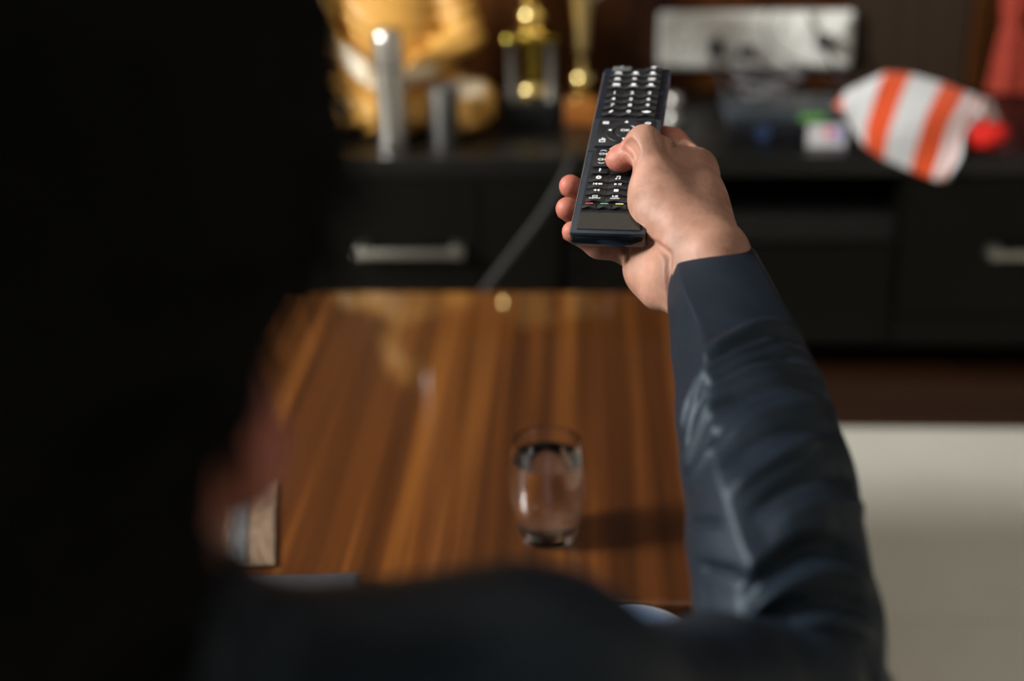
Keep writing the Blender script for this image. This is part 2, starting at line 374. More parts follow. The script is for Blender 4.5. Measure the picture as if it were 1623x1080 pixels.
# left daylight window, and an unseen rear one added around the fill
def window(name, c, sx, sz, axis):
    o = MB()
    def bx(u0, u1, z0, z1, t):
        cu, cz = (u0+u1)/2, (z0+z1)/2
        if axis == 'y': o.box((c[0], c[1]+cu, c[2]+cz), (t, u1-u0, z1-z0), .004)
        else: o.box((c[0]+cu, c[1], c[2]+cz), (u1-u0, t, z1-z0), .004)
    for u in (-sx/2, 0, sx/2): bx(u-.025, u+.025, -sz/2, sz/2, .05)
    for z in (-sz/2, sz/2): bx(-sx/2, sx/2, z-.025, z+.025, .05)
    wn = structure(o.build(name, M['white_plastic']))
    d = (.006, sx, sz) if axis == 'y' else (sx, .006, sz)
    MB().box(c, d).build('pane', M['glass'], wn)
window('window_1', (XL+.03, .70, 1.95), 1.3, 1.0, 'y'); window('added_rear_window', (1.2, YB+.03, 1.95), .9, .8, 'x')

# ================================================================== MEDIA CABINET
X0, X1 = -1.45, 1.75
xa = at(762, 330, YF)[0]; xb = at(888, 330, YF)[0]; xc = at(1437, 300, YF)[0]
cab = empty('media_cabinet', (.15, (YF+YW)/2, 0), 'long low espresso television cabinet with an open niche and steel-handled drawers', 'cabinet')
def cpart(nm, mb, m, par=cab, smooth=False):
    o = mb.build(nm, m, None, None, smooth); o.parent = par
    o.matrix_parent_inverse = Matrix.Translation(-Vector(cab.location)) if par is cab else Matrix.Identity(4)
    return o
yb = YW-.012
cpart('top_board', MB().box(((X0+X1)/2, (YF-.012+yb)/2, ZC-.016), (X1-X0, yb-YF+.012, .032), .003), M['espresso_top'])
zb = at(1500, 603, YF)[2]; zlo = at(1300, 541, YF)[2]
cpart('plinth', MB().box(((X0+X1)/2, (YF+.0+yb)/2, zb/2), (X1-X0, yb-YF, zb), .003), M['plinth'])
cpart('back_panel', MB().box(((X0+X1)/2, yb-.008, (zb+ZC-.032)/2), (X1-X0-.02, .012, ZC-.034-zb)), M['niche'])
cpart('bottom_board', MB().box(((X0+X1)/2, (YF+.03+yb)/2, zlo-.012), (X1-X0, yb-YF-.03, .02)), M['niche'])
for x in (X0+.01, xa, xb, xc, X1-.01):
    cpart('side_panel', MB().box((x, (YF+.006+yb-.014)/2, (zlo+ZC-.032)/2), (.018, yb-YF-.022, ZC-.034-zlo)), M['espresso'])
zs = at(1100, 350, YF)[2]; zs2 = at(1100, 390, YF)[2]
cpart('shelf', MB().box(((xb+xc)/2, (YF+.012+yb-.014)/2, (zs+zs2)/2), (xc-xb-.018, yb-YF-.03, zs-zs2), .003), M['shelf'])
cpart('drop_front', MB().box(((xb+xc)/2, YF+.01, (zlo+zs2)/2), (xc-xb-.02, .018, zs2-zlo-.004), .002), M['espresso'])
def drawer(x0, x1, z0, z1, hx0=None, hx1=None, hz=None):
    d = cpart('drawer', MB().box(((x0+x1)/2, YF+.002, (z0+z1)/2), (x1-x0-.004, .02, z1-z0-.004), .002), M['espresso'])
    if hx0 is not None:
        h = MB(); yh = YF-.036
        h.box(((hx0+hx1)/2, yh, hz), (hx1-hx0, .012, .014), .004)
        for x in (hx0+.012, hx1-.012): h.box((x, (yh+YF-.008)/2+.002, hz), (.022, YF-.008-yh+.006, .02), .004)
        o = h.build('drawer_handle', M['handle'], None, None, True); o.parent = d
        o.matrix_parent_inverse = Matrix.Translation(-Vector(cab.location)); o.matrix_parent_inverse = Matrix.Identity(4)
    return d
hl = at(560, 402, YF-.036); hr = at(735, 402, YF-.036)
zt = ZC-.036; zm = at(650, 470, YF)[2]-.03
drawer(xa-.62, xa, zm, zt, hl[0], hr[0], (hl[2]+hr[2])/2); drawer(xa-.62, xa, zlo, zm)
drawer(X0+.01, xa-.62, zm, zt, X0+.12, X0+.3, hl[2]); drawer(X0+.01, xa-.62, zlo, zm)
drawer(xa, xb, zlo, zt)
h2 = at(1568, 405, YF-.036)
drawer(xc, X1-.01, zm, zt, h2[0], h2[0]+.18, h2[2]); drawer(xc, X1-.01, zlo, zm)
# cable hanging in front of the cabinet
pc = [at(905, 262, YF-.03), at(892, 285, YF-.05), at(862, 335, YF-.06), at(825, 385, YF-.065), at(790, 430, YF-.07), at(762, 470, YF-.08), at(745, 520, YF-.1)]
pc = [at(915, 236, YF+.03), at(908, 246, YF-.02)]+pc[1:]
pc.append(np.array([pc[-1][0]-.03, YF-.12, .01]))
tag(MB().tube(spline(pc, 8), .0055, 8).build('power_cable', M['cable'], None, None, True), 'grey power cable hanging down the dark cabinet front', 'cable')

# ------------------------------------------------------------------ things on the cabinet
def lathe_thing(nm, prof, loc, m, label, cat, n=48):
    return tag(MB().lathe(prof, (0, 0, 0), n).build(nm, m, None, loc, True), label, cat)
# tall steel bottle
b0 = atz(622, 231, ZC)
sb = empty('steel_bottle', b0, 'tall slim stainless steel bottle with a domed cap, in front of the gold statue', 'bottle')
hb = at(618, 44, b0[1])[2]-ZC; rb_ = .0265
MB().lathe([(.001, 0), (rb_-.003, 0), (rb_, .003), (rb_, hb*.66), (rb_-.001, hb*.665)], n=48).build('body', M['steel'], sb, None, True)
MB().lathe([(rb_-.0015, hb*.665), (rb_-.0015, hb*.68), (rb_-.0005, hb*.683), (rb_-.0005, hb*.70)], n=48).build('neck_ring', M['steel_dark'], sb, None, True)
MB().lathe([(rb_, hb*.70), (rb_, hb*.72), (rb_-.0005, hb*.93), (rb_-.003, hb*.97), (rb_-.009, hb*.995), (.002, hb)], n=48).build('cap', M['steel'], sb, None, True)
# steel tumbler
t0 = atz(706, 231, ZC); ht = at(706, 136, t0[1])[2]-ZC
lathe_thing('steel_tumbler', [(.001, 0), (.0215, 0), (.0235, .003), (.0262, ht-.002), (.0272, ht), (.0262, ht), (.0228, .006), (.001, .005)], t0, mat('tumbler_steel', (.5, .5, .5), .3, 1), 'short steel tumbler standing right of the tall steel bottle', 'tumbler')
# black trophy with gold column
g0 = atz(843, 196, ZC); g0[1] += .02
t1 = empty('trophy', g0, 'gold cup trophy with silver posts on a black block base', 'trophy')
S1 = lambda px: px/F*2.35
bw = .092; bh = at(843, 152, g0[1])[2]-ZC; top = at(835, 52, g0[1])[2]-ZC
MB().box((0, 0, bh/2), (bw, bw, bh), .004).build('base', M['black_base'], t1)
MB().lathe([(.001, bh), (.026, bh), (.028, bh+.006), (.028, bh+.012), (.025, bh+.020), (.019, bh+.026), (.010, bh+.03), (.001, bh+.03)], n=40).build('foot', M['gold'], t1, None, True)
MB().lathe([(.001, bh+.03), (.017, bh+.03), (.015, top*.6), (.017, top-.012), (.001, top-.012)], n=32).build('column', M['gold_dull'], t1, None, True)
for sx_ in (-1, 1):
    for sy_ in (-1, 1):
        MB().lathe([(.001, bh), (.009, bh), (.009, bh+.004), (.0065, bh+.01), (.0065, top-.018), (.009, top-.012), (.001, top-.012)], (sx_*.034, sy_*.03, 0), 20).build('post', M['steel_dark'], t1, None, True)
MB().box((0, 0, top-.006), (.088, .08, .012), .003).build('plate', M['gold_dull'], t1)
cup = [(.001, top), (.028, top), (.029, top+.004), (.024, top+.010), (.016, top+.014), (.023, top+.022), (.025, top+.03), (.021, top+.040), (.013, top+.046), (.018, top+.056), (.02, top+.062), (.012, top+.07), (.03, top+.085), (.038, top+.12), (.036, top+.15), (.041, top+.158), (.038, top+.158), (.028, top+.1), (.001, top+.08)]
MB().lathe(cup, n=40).build('cup', M['gold'], t1, None, True)
for sx_ in (-1, 1):
    MB().tube(spline([(sx_*.03, 0, top+.09), (sx_*.05, 0, top+.1), (sx_*.058, 0, top+.125), (sx_*.05, 0, top+.145), (sx_*.036, 0, top+.145)], 6), .0035, 8).build('cup_handle', M['gold'], t1, None, True)
# slender trophy on wooden base
g1 = atz(922, 197, ZC); g1[1] += .015
t2 = empty('trophy', g1, 'slender gold flared trophy with a ball foot on an orange wooden block', 'trophy')
bh2 = at(922, 153, g1[1])[2]-ZC; zb2 = at(925, 126, g1[1])[2]-ZC
MB().box((0, 0, bh2/2), (.058, .058, bh2), .003).build('base', M['wood_base'], t2)
MB().lathe([(.001, bh2), (.024, bh2), (.024, bh2+.004), (.016, bh2+.008), (.001, bh2+.009)], n=32).build('foot', M['gold'], t2, None, True)
R2 = .0195
MB().lathe([(.001, zb2-R2)]+[(R2*math.sin(a), zb2-R2*math.cos(a)) for a in np.linspace(.2, 2.9, 12)]+[(.001, zb2+R2)], n=36).build('ball', M['gold'], t2, None, True)
z3 = at(922, 92, g1[1])[2]-ZC
MB().lathe([(.001, zb2+R2-.004), (.006, zb2+R2-.003), (.005, z3), (.009, z3+.004), (.0105, z3+.02), (.013, z3+.06), (.018, z3+.1), (.026, z3+.14), (.038, z3+.175), (.04, z3+.178), (.037, z3+.178), (.024, z3+.14), (.001, z3+.11)], n=40).build('flute', mat('pale_gold', (.72, .55, .24), .32, 1), t2, None, True)
MB().tube(spline([(.034, -.006, z3+.17), (.05, -.006, z3+.18), (.052, -.006, z3+.14), (.036, -.006, z3+.115), (.018, -.004, z3+.1)], 6), .004, 8).build('cup_handle', M['steel'], t2, None, True)
# small silver pot, half hidden by the remote
s0 = atz(1066, 208, ZC)
pot = empty('silver_pot', s0, 'small silver pot with a ball lid just right of the remote', 'pot')
zpot = at(1066, 160, s0[1])[2]-ZC
MB().lathe([(.001, 0), (.014, 0), (.019, .008), (.02, .02), (.014, zpot*.62), (.001, zpot*.63)], n=32).build('body', M['steel_dark'], pot, None, True)
MB().lathe([(.001, zpot*.6)]+[(.0155*math.sin(a), zpot+.0-.0155*math.cos(a)) for a in np.linspace(.25, 2.9, 10)]+[(.001, zpot+.0155)], n=28).build('lid', M['steel'], pot, None, True)

# golden seated statue, cream robe edges with highlights painted in
def build_statue():
    c = atz(620, 212, ZC); c[1] += .06; c = np.array([c[0], c[1], ZC])
    g = SDF((-.2, -.13, -.002), (.2, .13, .46), .004)
    fold = lambda X, Y, Z: .0022*np.sin(230*(np.sqrt((X-.06)**2+(Z-.34)**2+.3*Y*Y)))
    fold2 = lambda X, Y, Z: .002*np.sin(210*(np.sqrt(X**2+(Z+.12)**2)+.2*np.abs(X)))
    g.ell((0, .01, .19), (.088, .062, .115), .02, disp=fold)
    g.ell((0, .015, .255), (.1, .055, .045), .03, disp=fold)
    for s_ in (-1, 1):
        g.cap((s_*.1, .012, .255), (s_*.128, -.005, .155), .034, .029, .02, disp=fold)
        g.cap((s_*.128, -.005, .155), (s_*.04, -.075, .105), .027, .02, .015, disp=fold)
        g.cap((s_*.05, .02, .055), (s_*.135, -.03, .045), .055, .042, .03, disp=fold2)
        g.cap((s_*.14, -.03, .042), (-s_*.03, -.085, .038), .037, .026, .02, disp=fold2)
        g.ell((s_*.115, -.07, .02), (.04, .03, .015), .01)
    g.ell((0, .01, .05), (.12, .07, .055), .03, disp=fold2)
    g.ell((0, -.08, .092), (.042, .022, .012), .01)
    g.cap((0, .01, .28), (0, .005, .325), .026, .024, .015)
    g.ell((0, 0, .362), (.042, .046, .054), .012); g.ell((0, .006, .415), (.02, .021, .02), .012)
    for s_ in (-1, 1): g.ell((s_*.044, .004, .352), (.006, .01, .024), .004)
    g.ell((0, -.047, .358), (.006, .009, .012), .006)
    for zz in np.linspace(.375, .43, 4):
        for a in np.linspace(0, 6.28, 14)[:-1]:
            rr = .045*math.sqrt(max(0, 1-((zz-.372)/.065)**2)); g.ell((rr*math.cos(a), .006+rr*math.sin(a), zz), (.007,)*3, .003)
    V, Q = g.mesh(1); me = np_mesh('seated_statue', V, Q)
    hem_glint = np.zeros(len(V)); curves = [
        ([(-.125, -.04, .29), (-.115, -.06, .235), (-.09, -.08, .165), (-.035, -.09, .12), (.005, -.09, .108)], .028),
        ([(.02, -.11, .098), (.06, -.10, .108), (.105, -.075, .10), (.14, -.05, .075)], .021)]
    for pts, r_ in curves:
        sp = spline(pts, 4)
        for i in range(len(sp)-1): hem_glint = np.maximum(hem_glint, np.clip((r_*1.25-segd(V, sp[i], sp[i+1]))/(r_*.4), 0, 1))
    attr(me, 'hem_glint', hem_glint)
    return tag(link('seated_statue', me, M['statue'], None, c), 'large golden seated meditating statue with painted highlights along its cream robe edges', 'statue')
build_statue()

# set-top box stack
e0 = at(1160, 190, YF+.09); e1 = at(1335, 190, YF+.09); zr = at(1250, 178, YF+.09)[2]
xm = (e0[0]+e1[0])/2; wx = e1[0]-e0[0]+.02
z1b = at(1240, 197, YF+.08)[2]
bx0, bx1 = at(1158, 215, YF+.07)[0], at(1345, 215, YF+.07)[0]
bb = empty('receiver', ((bx0+bx1)/2, YF+.16, ZC), 'flat black receiver box with a round blue badge, lowest on the cabinet', 'receiver')
hbb = z1b-ZC
MB().box((0, 0, hbb/2), (bx1-bx0, .16, hbb), .004).build('case', M['black_gloss'], bb)
pb = at(1210, 212, YF+.075)
mb_ = mat('blue_badge', (.015, .035, .09), .5)
o = MB().lathe([(.001, 0), (.0125, 0), (.0125, .0015), (.001, .0018)], n=24).build('badge', mb_, bb, None, True)
o.rotation_euler = (math.pi/2, 0, 0); o.location = (pb[0]-bb.location.x, -.08, hbb*.5)
ro = empty('router', (xm, YF+.15, z1b), 'slate set-top box with a green label, stacked on the black receiver', 'router')
hro = max(.018, zr-z1b)
MB().box((0, 0, hro/2), (wx, .13, hro), .004).build('case', M['router'], ro)
pg = at(1288, 178, YF+.085)
MB().box((pg[0]-xm, -.0655, hro*.55), (.042, .001, hro*.75)).build('label_sticker', M['green_label'], ro)
for i in range(5): MB().box((-.07+.013*i, -.0655, hro*.5), (.006, .001, .004)).build('vent_slot', M['black_gloss'], ro)
# bundle of cables coiled on top of the router
cc = Vector((at(1215, 150, YF+.13)[0], YF+.14, z1b+hro+.006))
pts = [cc+Vector((.05*math.cos(a)*(1-.25*math.sin(a*.37)), .038*math.sin(a), .003*a+.006*abs(math.sin(a*1.7)))) for a in np.linspace(0, 6.28*2.6, 60)]
tag(MB().tube(pts, .0042, 8).build('coiled_cable', mat('grey_coil', (.11, .11, .12), .5), None, None, True), 'grey cable coiled on top of the slate set-top box', 'cable')
# white card leaning on the receiver
k0, k1 = at(1281, 197, YF+.05), at(1342, 234, YF+.03)
cx_ = (k0[0]+k1[0])/2; ch = k0[2]-ZC
card = empty('card', (cx_, YF+.045, ZC), 'small white card with red and blue print leaning on the receiver', 'card')
Rc = Matrix.Rotation(-.18, 3, 'X')
MB().box(Rc @ Vector((0, 0, ch/2)), (k1[0]-k0[0], .003, ch), 0, Rc).build('sheet', M['paper'], card)
MB().box(Rc @ Vector((.004, -.0019, ch*.62)), (.016, .0008, ch*.3), 0, Rc).build('print', mat('faded_red', (.75, .12, .16), .6), card)
MB().box(Rc @ Vector((.018, -.0019, ch*.55)), (.010, .0008, ch*.5), 0, Rc).build('print', mat('faded_blue', (.2, .22, .6), .6), card)

# ------------------------------------------------------------------ wall switchboard with plugs
q0, q1 = at(1042, 106, YW-.03), at(1355, 20, YW-.03)
q0z = (at(1042, 106, YW-.03)[2]+at(1355, 110, YW-.03)[2])/2; q1z = (at(1042, 20, YW-.03)[2]+at(1355, 18, YW-.03)[2])/2
sw = empty('switchboard', ((q0[0]+q1[0])/2, YW-.01, (q0z+q1z)/2), 'wide white electrical switchboard fixed to the wood-panelled wall', 'switchboard')
W_, H_ = q1[0]-q0[0], q1z-q0z
MB().box((0, -.012, 0), (W_, .024, H_), .006).build('backbox', M['white_plastic'], sw)
gx = at(1255, 60, YW-.03)[0]-sw.location.x
for a, b_ in ((-W_/2+.008, gx-.001), (gx+.001, W_/2-.008)):
    MB().box(((a+b_)/2, -.026, 0), (b_-a, .006, H_-.014), .003).build('face_plate', M['white_plastic'], sw)
def socket(px, py, plug=True):
    p = at(px, py, YW-.04); x, z = p[0]-sw.location.x, p[2]-sw.location.z
    s_ = MB().box((x, -.0305, z), (.04, .004, .044), .003).build('socket', M['white_plastic'], sw)
    h = MB()
    for dx, dz in ((0, .012), (-.009, -.006), (.009, -.006)): h.lathe([(.001, 0), (.0035, 0), (.0035, .0006), (.001, .0007)], (dx, dz, 0), 12)
    for dx, dz in ((0, .012), (-.009, -.006), (.009, -.006)): pass
    o = h.build('socket_hole', M['black_base'], s_); o.rotation_euler = (math.pi/2, 0, 0); o.location = (x, -.0325, z)
    return x, z
for px in (1085, 1135, 1182, 1303): socket(px, 68)
for px in (1226, 1275, 1332):
    p = at(px, 45, YW-.04); x, z = p[0]-sw.location.x, p[2]-sw.location.z
    MB().box((x, -.031, z), (.02, .006, .03), .002).build('rocker_switch', M['white_plastic'], sw)
def plug(px, py, wd, hg, label, tail):
    p = at(px, py, YW-.05); e = empty('plug', (p[0], YW-.046, p[2]), label, 'plug')
    MB().box((0, -.012, 0), (wd, .026, hg), .006).build('body', M['rubber'], e)
    t = [Vector((0, -.02, -hg/2+.003))]+[Vector(v) for v in tail]
    MB().tube(spline(t, 8), .003, 8).build('cord', M['cable_black'], e, None, True)
plug(1134, 75, .024, .034, 'leftmost black plug in the white switchboard', [(.002, -.05, -.035), (.02, -.09, -.075), (.05, -.12, -.085)])
plug(1184, 80, .032, .02, 'flat black plug in the middle of the white switchboard', [(.0, -.05, -.03), (.01, -.1, -.065), (.03, -.14, -.075)])
plug(1304, 64, .03, .026, 'square black plug at the right end of the white switchboard', [(.012, -.06, -.03), (.03, -.1, -.07), (.0, -.15, -.1)])
lc = [at(x, y, YW-.05) for x, y in ((1238, 4), (1218, 22), (1212, 50), (1225, 76), (1256, 96), (1300, 112), (1335, 128))]
lc[-1] = lc[-1]+np.array([0, -.1, 0])
tag(MB().tube(spline(lc, 8), .0018, 8).build('thin_cable', M['cable'], None, None, True), 'thin dark cable looping across the white switchboard', 'cable')
lc = [at(x, y, YW-.045) for x, y in ((1288, -30), (1282, 10), (1290, 40), (1303, 56))]
tag(MB().tube(spline(lc, 8), .002, 8).build('thin_cable', M['cable'], None, None, True), 'thin dark cable dropping from above to the square plug', 'cable')

# ------------------------------------------------------------------ television and small lamp above the frame (seen in reflections)
tv = empty('television', (.25, YW-.05, 1.25), 'black wall-mounted television above the white switchboard', 'television')
MB().box((0, 0, 0), (1.15, .05, .66), .006).build('case', M['black_gloss'], tv)
MB().box((0, -.0262, .005), (1.12, .001, .62)).build('screen', M['screen'], tv)
lp = atz(1470, 1018, 0); d_ = ray(1470, 1018); tt = (YW-.05-lp[1])/d_[1]; lq = lp+np.array([d_[0], d_[1], -d_[2]])*tt
la = empty('night_light', (lq[0], YW-.02, lq[2]), 'small round bluish lamp on the wall above the cabinet', 'lamp')
MB().box((0, .0, 0), (.05, .02, .05), .008).build('base', M['white_plastic'], la)
o = MB().lathe([(.001, 0), (.02, 0), (.02, .008), (.012, .018), (.001, .021)], n=24).build('lens', M['ledlamp'], la, None, True); o.rotation_euler = (math.pi/2, 0, 0); o.location = (0, -.01, 0)

# ------------------------------------------------------------------ red fabric drape at the right edge
def drape():
    g = MB(); n = 40; rows = []
    yz = YW-.06
    for i, (py, l_, r_) in enumerate(((-70, 1598, 1640), (0, 1590, 1638), (18, 1586, 1634), (30, 1594, 1622), (42, 1588, 1640), (90, 1574, 1650), (150, 1562, 1655), (182, 1560, 1650))):
        a, b_ = at(l_, py, yz), at(r_, py, yz); c = (a+b_)/2; hw = (b_[0]-a[0])/2; ring = []
        for k in range(n):
            an = 2*math.pi*k/n; w_ = 1+.12*math.sin(7*an+.5*i)*(hw > .02)
            ring.append((c[0]+hw*w_*math.cos(an), yz+.02*w_*math.sin(an), max(c[2], ZC+.003)))
        rows.append(ring)
    V = [v for r_ in rows for v in r_]; Fc = [(r_*n+k, r_*n+(k+1) % n, (r_+1)*n+(k+1) % n, (r_+1)*n+k)[::-1] for r_ in range(len(rows)-1) for k in range(n)]
    Fc += [tuple(range(n)), tuple(range((len(rows)-1)*n, len(rows)*n))[::-1]]
    g.add(V, Fc); o = g.build('fabric_drape', M['red_cloth'], None, None, True)
    md = o.modifiers.new('s', 'SUBSURF'); md.levels = md.render_levels = 2
    tag(o, 'red fabric drape knotted near its top, hanging at the right edge', 'drape')
    c = at(1607, 30, yz)
    k_ = MB().tube([c+np.array((.019*math.cos(a), .024*math.sin(a), .004*math.sin(2*a))) for a in np.linspace(0, 6.28, 25)], .006, 10).build('knot', M['red_cloth'], None, None, True)
    k_.parent = o
drape()

# ------------------------------------------------------------------ striped sack with a red bobble
def zq(x, y): return x/4.91+1300, y/4.91+80
ST = [0, .10, .30, .46, .64, .82, .93, 1]
TOP = [(150, 400), (190, 320), (510, 165), (710, 185), (950, 255), (1130, 325), (1240, 365), (1290, 390)]
BOT = [(150, 450), (225, 560), (350, 745), (500, 845), (710, 930), (880, 1000), (960, 1020), (1010, 1000)]
def striped():
    nu, nv = 72, 28; cen = (at(1440, 190, YF)+at(1440, 200, YF))/2
    tp = np.array([zq(*p) for p in TOP]); bt = np.array([zq(*p) for p in BOT]); V = []; UV = []
    for side in (0, 1):
        for i in range(nu+1):
            u = i/nu; t_ = [np.interp(u, ST, tp[:, 0]), np.interp(u, ST, tp[:, 1])]; b_ = [np.interp(u, ST, bt[:, 0]), np.interp(u, ST, bt[:, 1])]
            for j in range(nv+1):
                v = j/nv; px = t_[0]*(1-v)+b_[0]*v; py = t_[1]*(1-v)+b_[1]*v
                if side == 0: px -= 9*math.sin(math.pi*v)*(1-.3*u)-5*math.sin(6.28*v*1.5+1)*u
                fat = math.sin(math.pi*v)**.6*min(1, 6*u+.05)**.5
                Yb = YF+.075*(1-v)-.02
                Y_ = Yb-(.026*fat*(1+.25*math.sin(9*u+5*v)) if side == 0 else -.012*fat)
                p_ = at(px, py, Y_); V.append(p_); UV.append((u+.012*math.sin(9*v+1), v))
    n1 = (nu+1)*(nv+1); Fc = []
    for side in (0, 1):
        for i in range(nu):
            for j in range(nv):
                a = side*n1+i*(nv+1)+j; q = (a, a+1, a+nv+2, a+nv+1); Fc.append(q if side == 0 else q[::-1])
    V = np.array(V); c = V.mean(0)
    me = mesh('striped_bag', V-c, Fc); ul = me.uv_layers.new(name='stripe')
    for lp_ in me.loops: ul.data[lp_.index].uv = UV[lp_.vertex_index]
    e = empty('striped_bag', c, 'orange and white striped cloth sack slumped over the cabinet front edge', 'bag')
    o = link('cloth', me, M['striped'], e)
    # crumpled mouth of the sack
    V = []; UV = []; nu, nv = 26, 26
    P4 = [zq(1020, 420), zq(1330, 380), zq(1420, 590), zq(1080, 700)]
    for i in range(nu+1):
        for j in range(nv+1):
            u, v = i/nu, j/nv
            px = (P4[0][0]*(1-u)+P4[1][0]*u)*(1-v)+(P4[3][0]*(1-u)+P4[2][0]*u)*v
            py = (P4[0][1]*(1-u)+P4[1][1]*u)*(1-v)+(P4[3][1]*(1-u)+P4[2][1]*u)*v
            edge = math.sin(math.pi*u)**.5*math.sin(math.pi*v)**.5
            V.append(at(px, py, YF+.06-.035*edge-.012*edge*math.sin(16*u+5*v+2*math.sin(6*v)))); UV.append((.84+.15*((u*1.7+v*.6) % 1), v))
    Fc = [(i*(nv+1)+j, i*(nv+1)+j+1, (i+1)*(nv+1)+j+1, (i+1)*(nv+1)+j) for i in range(nu) for j in range(nv)]
    me = mesh('mouth', np.array(V)-c, Fc); ul = me.uv_layers.new(name='stripe')
    for lp_ in me.loops: ul.data[lp_.index].uv = UV[lp_.vertex_index]
    o = link('mouth', me, M['striped'], e); md = o.modifiers.new('t', 'SOLIDIFY'); md.thickness = .004
    # red bobble
    bc = at(1558, 213, YF+.03); V = []; Fc = []; nu, nv = 32, 18
    bc[2] = max(bc[2], ZC+.021)
    g = SDF((-.05, -.04, -.03), (.05, .04, .03), .002); g.ell((0, 0, 0), (.036, .026, .021), .004)
    for i in range(70):
        a, b_ = rng.uniform(0, 6.28), rng.uniform(-1, 1); cr = math.sqrt(1-b_*b_); g.ell((.034*cr*math.cos(a), .024*cr*math.sin(a), .019*b_), (.006,)*3, .004)
    V, Q = g.mesh(1); link('bobble', np_mesh('bobble', V+(bc-c), Q), M['red_ball'], e)
striped()

# ================================================================== COFFEE TABLE
yt0, yt1 = atz(1000, 957, ZT)[1], atz(800, 461, ZT)[1]
xr = atz(1068, 470, ZT)[0]; xl = xr-1.15
tb = empty('coffee_table', ((xl+xr)/2, (yt0+yt1)/2, 0), 'glossy walnut-brown wooden coffee table with streaked grain', 'table')
ox, oy = tb.location.x, tb.location.y
MB().box((0, 0, ZT-.014), (xr-xl, yt1-yt0, .028), .004).build('tabletop', M['table'], tb)
M['table_edge'] = mat('dark_table_edge', (.02, .008, .003), .4)
MB().box((0, 0, ZT-.05), (xr-xl-.04, yt1-yt0-.04, .045), .003).build('apron', M['table_edge'], tb)
for sx_ in (-1, 1):
    for sy_ in (-1, 1):
        MB().box((sx_*((xr-xl)/2-.055), sy_*((yt1-yt0)/2-.055), (ZT-.072)/2), (.06, .06, ZT-.072), .004).build('leg', M['table_edge'], tb)
# glass of water
gl = atz(868, 851, ZT); hz_ = .1
kk = (at(868, 702, gl[1])[2]-ZT)/.1; RS = .0335*1.0
gh = at(868, 700, gl[1])[2]-ZT; print('glass height', gh, 'pos', gl)
rr = gh/.104
outer = [(.001, 0), (.0225, 0), (.0245, .002), (.0275, .012), (.0315, .03), (.0338, .05), (.0338, .068), (.0325, .086), (.0305, .1), (.0302, .104)]
inner = [(.0288, .1035), (.0292, .099), (.0311, .086), (.0324, .068), (.0323, .05), (.0297, .03), (.0245, .0165), (.018, .0115), (.001, .0105)]
pr = [(a*rr*1.06, z*rr) for a, z in outer+inner]
ge = tag(MB().lathe(pr, n=96, cap=False).build('drinking_glass', M['glass'], None, gl, True), 'clear barrel-shaped drinking glass nearly full of water on the coffee table', 'glass')
wz = .0865
wi = [(.001, .0105), (.018, .0115), (.0245, .0165), (.0297, .03), (.0323, .05), (.0324, .068), (.0311, wz-.0006), (.0309, wz), (.001, wz-.0002)]
wv = MB().lathe([(a*rr*1.06+(.0003 if a > .002 else 0), z*rr-(.0002 if z < .02 else 0)) for a, z in wi], n=96).build('water', M['water'], ge, None, True)
# woven mat and grey case on the left of the table
A = atz(437, 766, ZT)[:2]; B = atz(437, 905, ZT)[:2]; dAB = (B-A)/np.linalg.norm(B-A); nrm = np.array([dAB[1], -dAB[0]])
if nrm[0] > 0: nrm = -nrm
L_ = np.linalg.norm(B-A)-.004; Wm = .30
am = math.atan2(dAB[1], dAB[0])
mt = empty('placemat', (*(A+dAB*L_/2+nrm*Wm/2), ZT), 'beige woven placemat lying on the coffee table behind the shoulder', 'placemat'); mt.rotation_euler = (0, 0, am)
MB().box((0, 0, .0025), (L_, Wm, .004), .0015).build('weave', M['mat'], mt)
sgn = 1 if (Matrix.Rotation(am, 2) @ Vector((0, 1))).dot(Vector(nrm)) > 0 else -1
MB().box((0, -sgn*(Wm/2-.035), .0052), (L_-.006, .018, .0012)).build('stripe', M['mat_stripe'], mt)
A2 = atz(572, 906, ZT+.016)[:2]; A1 = atz(396, 912, ZT+.016)[:2]
gw = .24; ang = math.atan2(A2[1]-A1[1], A2[0]-A1[0]); dp = yt0+.0
gc = A2+Matrix.Rotation(ang, 2) @ Vector((-gw/2, -.0475))
gd = empty('tablet_case', (gc[0], gc[1], ZT), 'flat grey case lying on the near edge of the table', 'case'); gd.rotation_euler = (0, 0, ang)
MB().box((0, 0, .0105), (gw, .095, .011), .004).build('cover', M['grey_device'], gd); MB().box((0, 0, .003), (gw-.004, .091, .0055), .0015).build('tray', M['rubber'], gd)

# ================================================================== REMOTE CONTROL
RU = Vector((.9915, -.1289, .0164)).normalized(); RV0 = Vector((.118, .946, .3021)); RN = RU.cross(RV0).normalized(); RV = RN.cross(RU).normalized()
RO = Vector(C0)+Vector((.01434601, .87170137, -.30598075))
RM = Matrix((( RU.x, RV.x, RN.x, RO.x), (RU.y, RV.y, RN.y, RO.y), (RU.z, RV.z, RN.z, RO.z), (0, 0, 0, 1)))
Un, Vn, Nn, On = (np.array(v) for v in (RU, RV, RN, RO))
def HP(px, py, n=0.):                                  # a pixel on the plane n above the remote's face, in the remote's own axes
    d = ray(px, py); t = ((On+n*Nn-C0)@Nn)/(d@Nn); p = C0+d*t-On
    return np.array([p@Un, p@Vn, n])
rem = empty('remote_control', RO, 'slim black and dark blue television remote held out in the raised hand', 'remote'); rem.matrix_world = RM
RW, RL, RT_ = .050, .209, .0115
def rp(nm, mb, m, par=rem, smooth=False): return mb.build(nm, m, par, None, smooth)
rp('shell', MB().box((0, RL/2, -RT_/2-.0004), (RW, RL, RT_-.0008), .0030), M['black_gloss'], smooth=True)
vm1 = HP(945, 190)[1]; vm0 = HP(932, 240)[1]
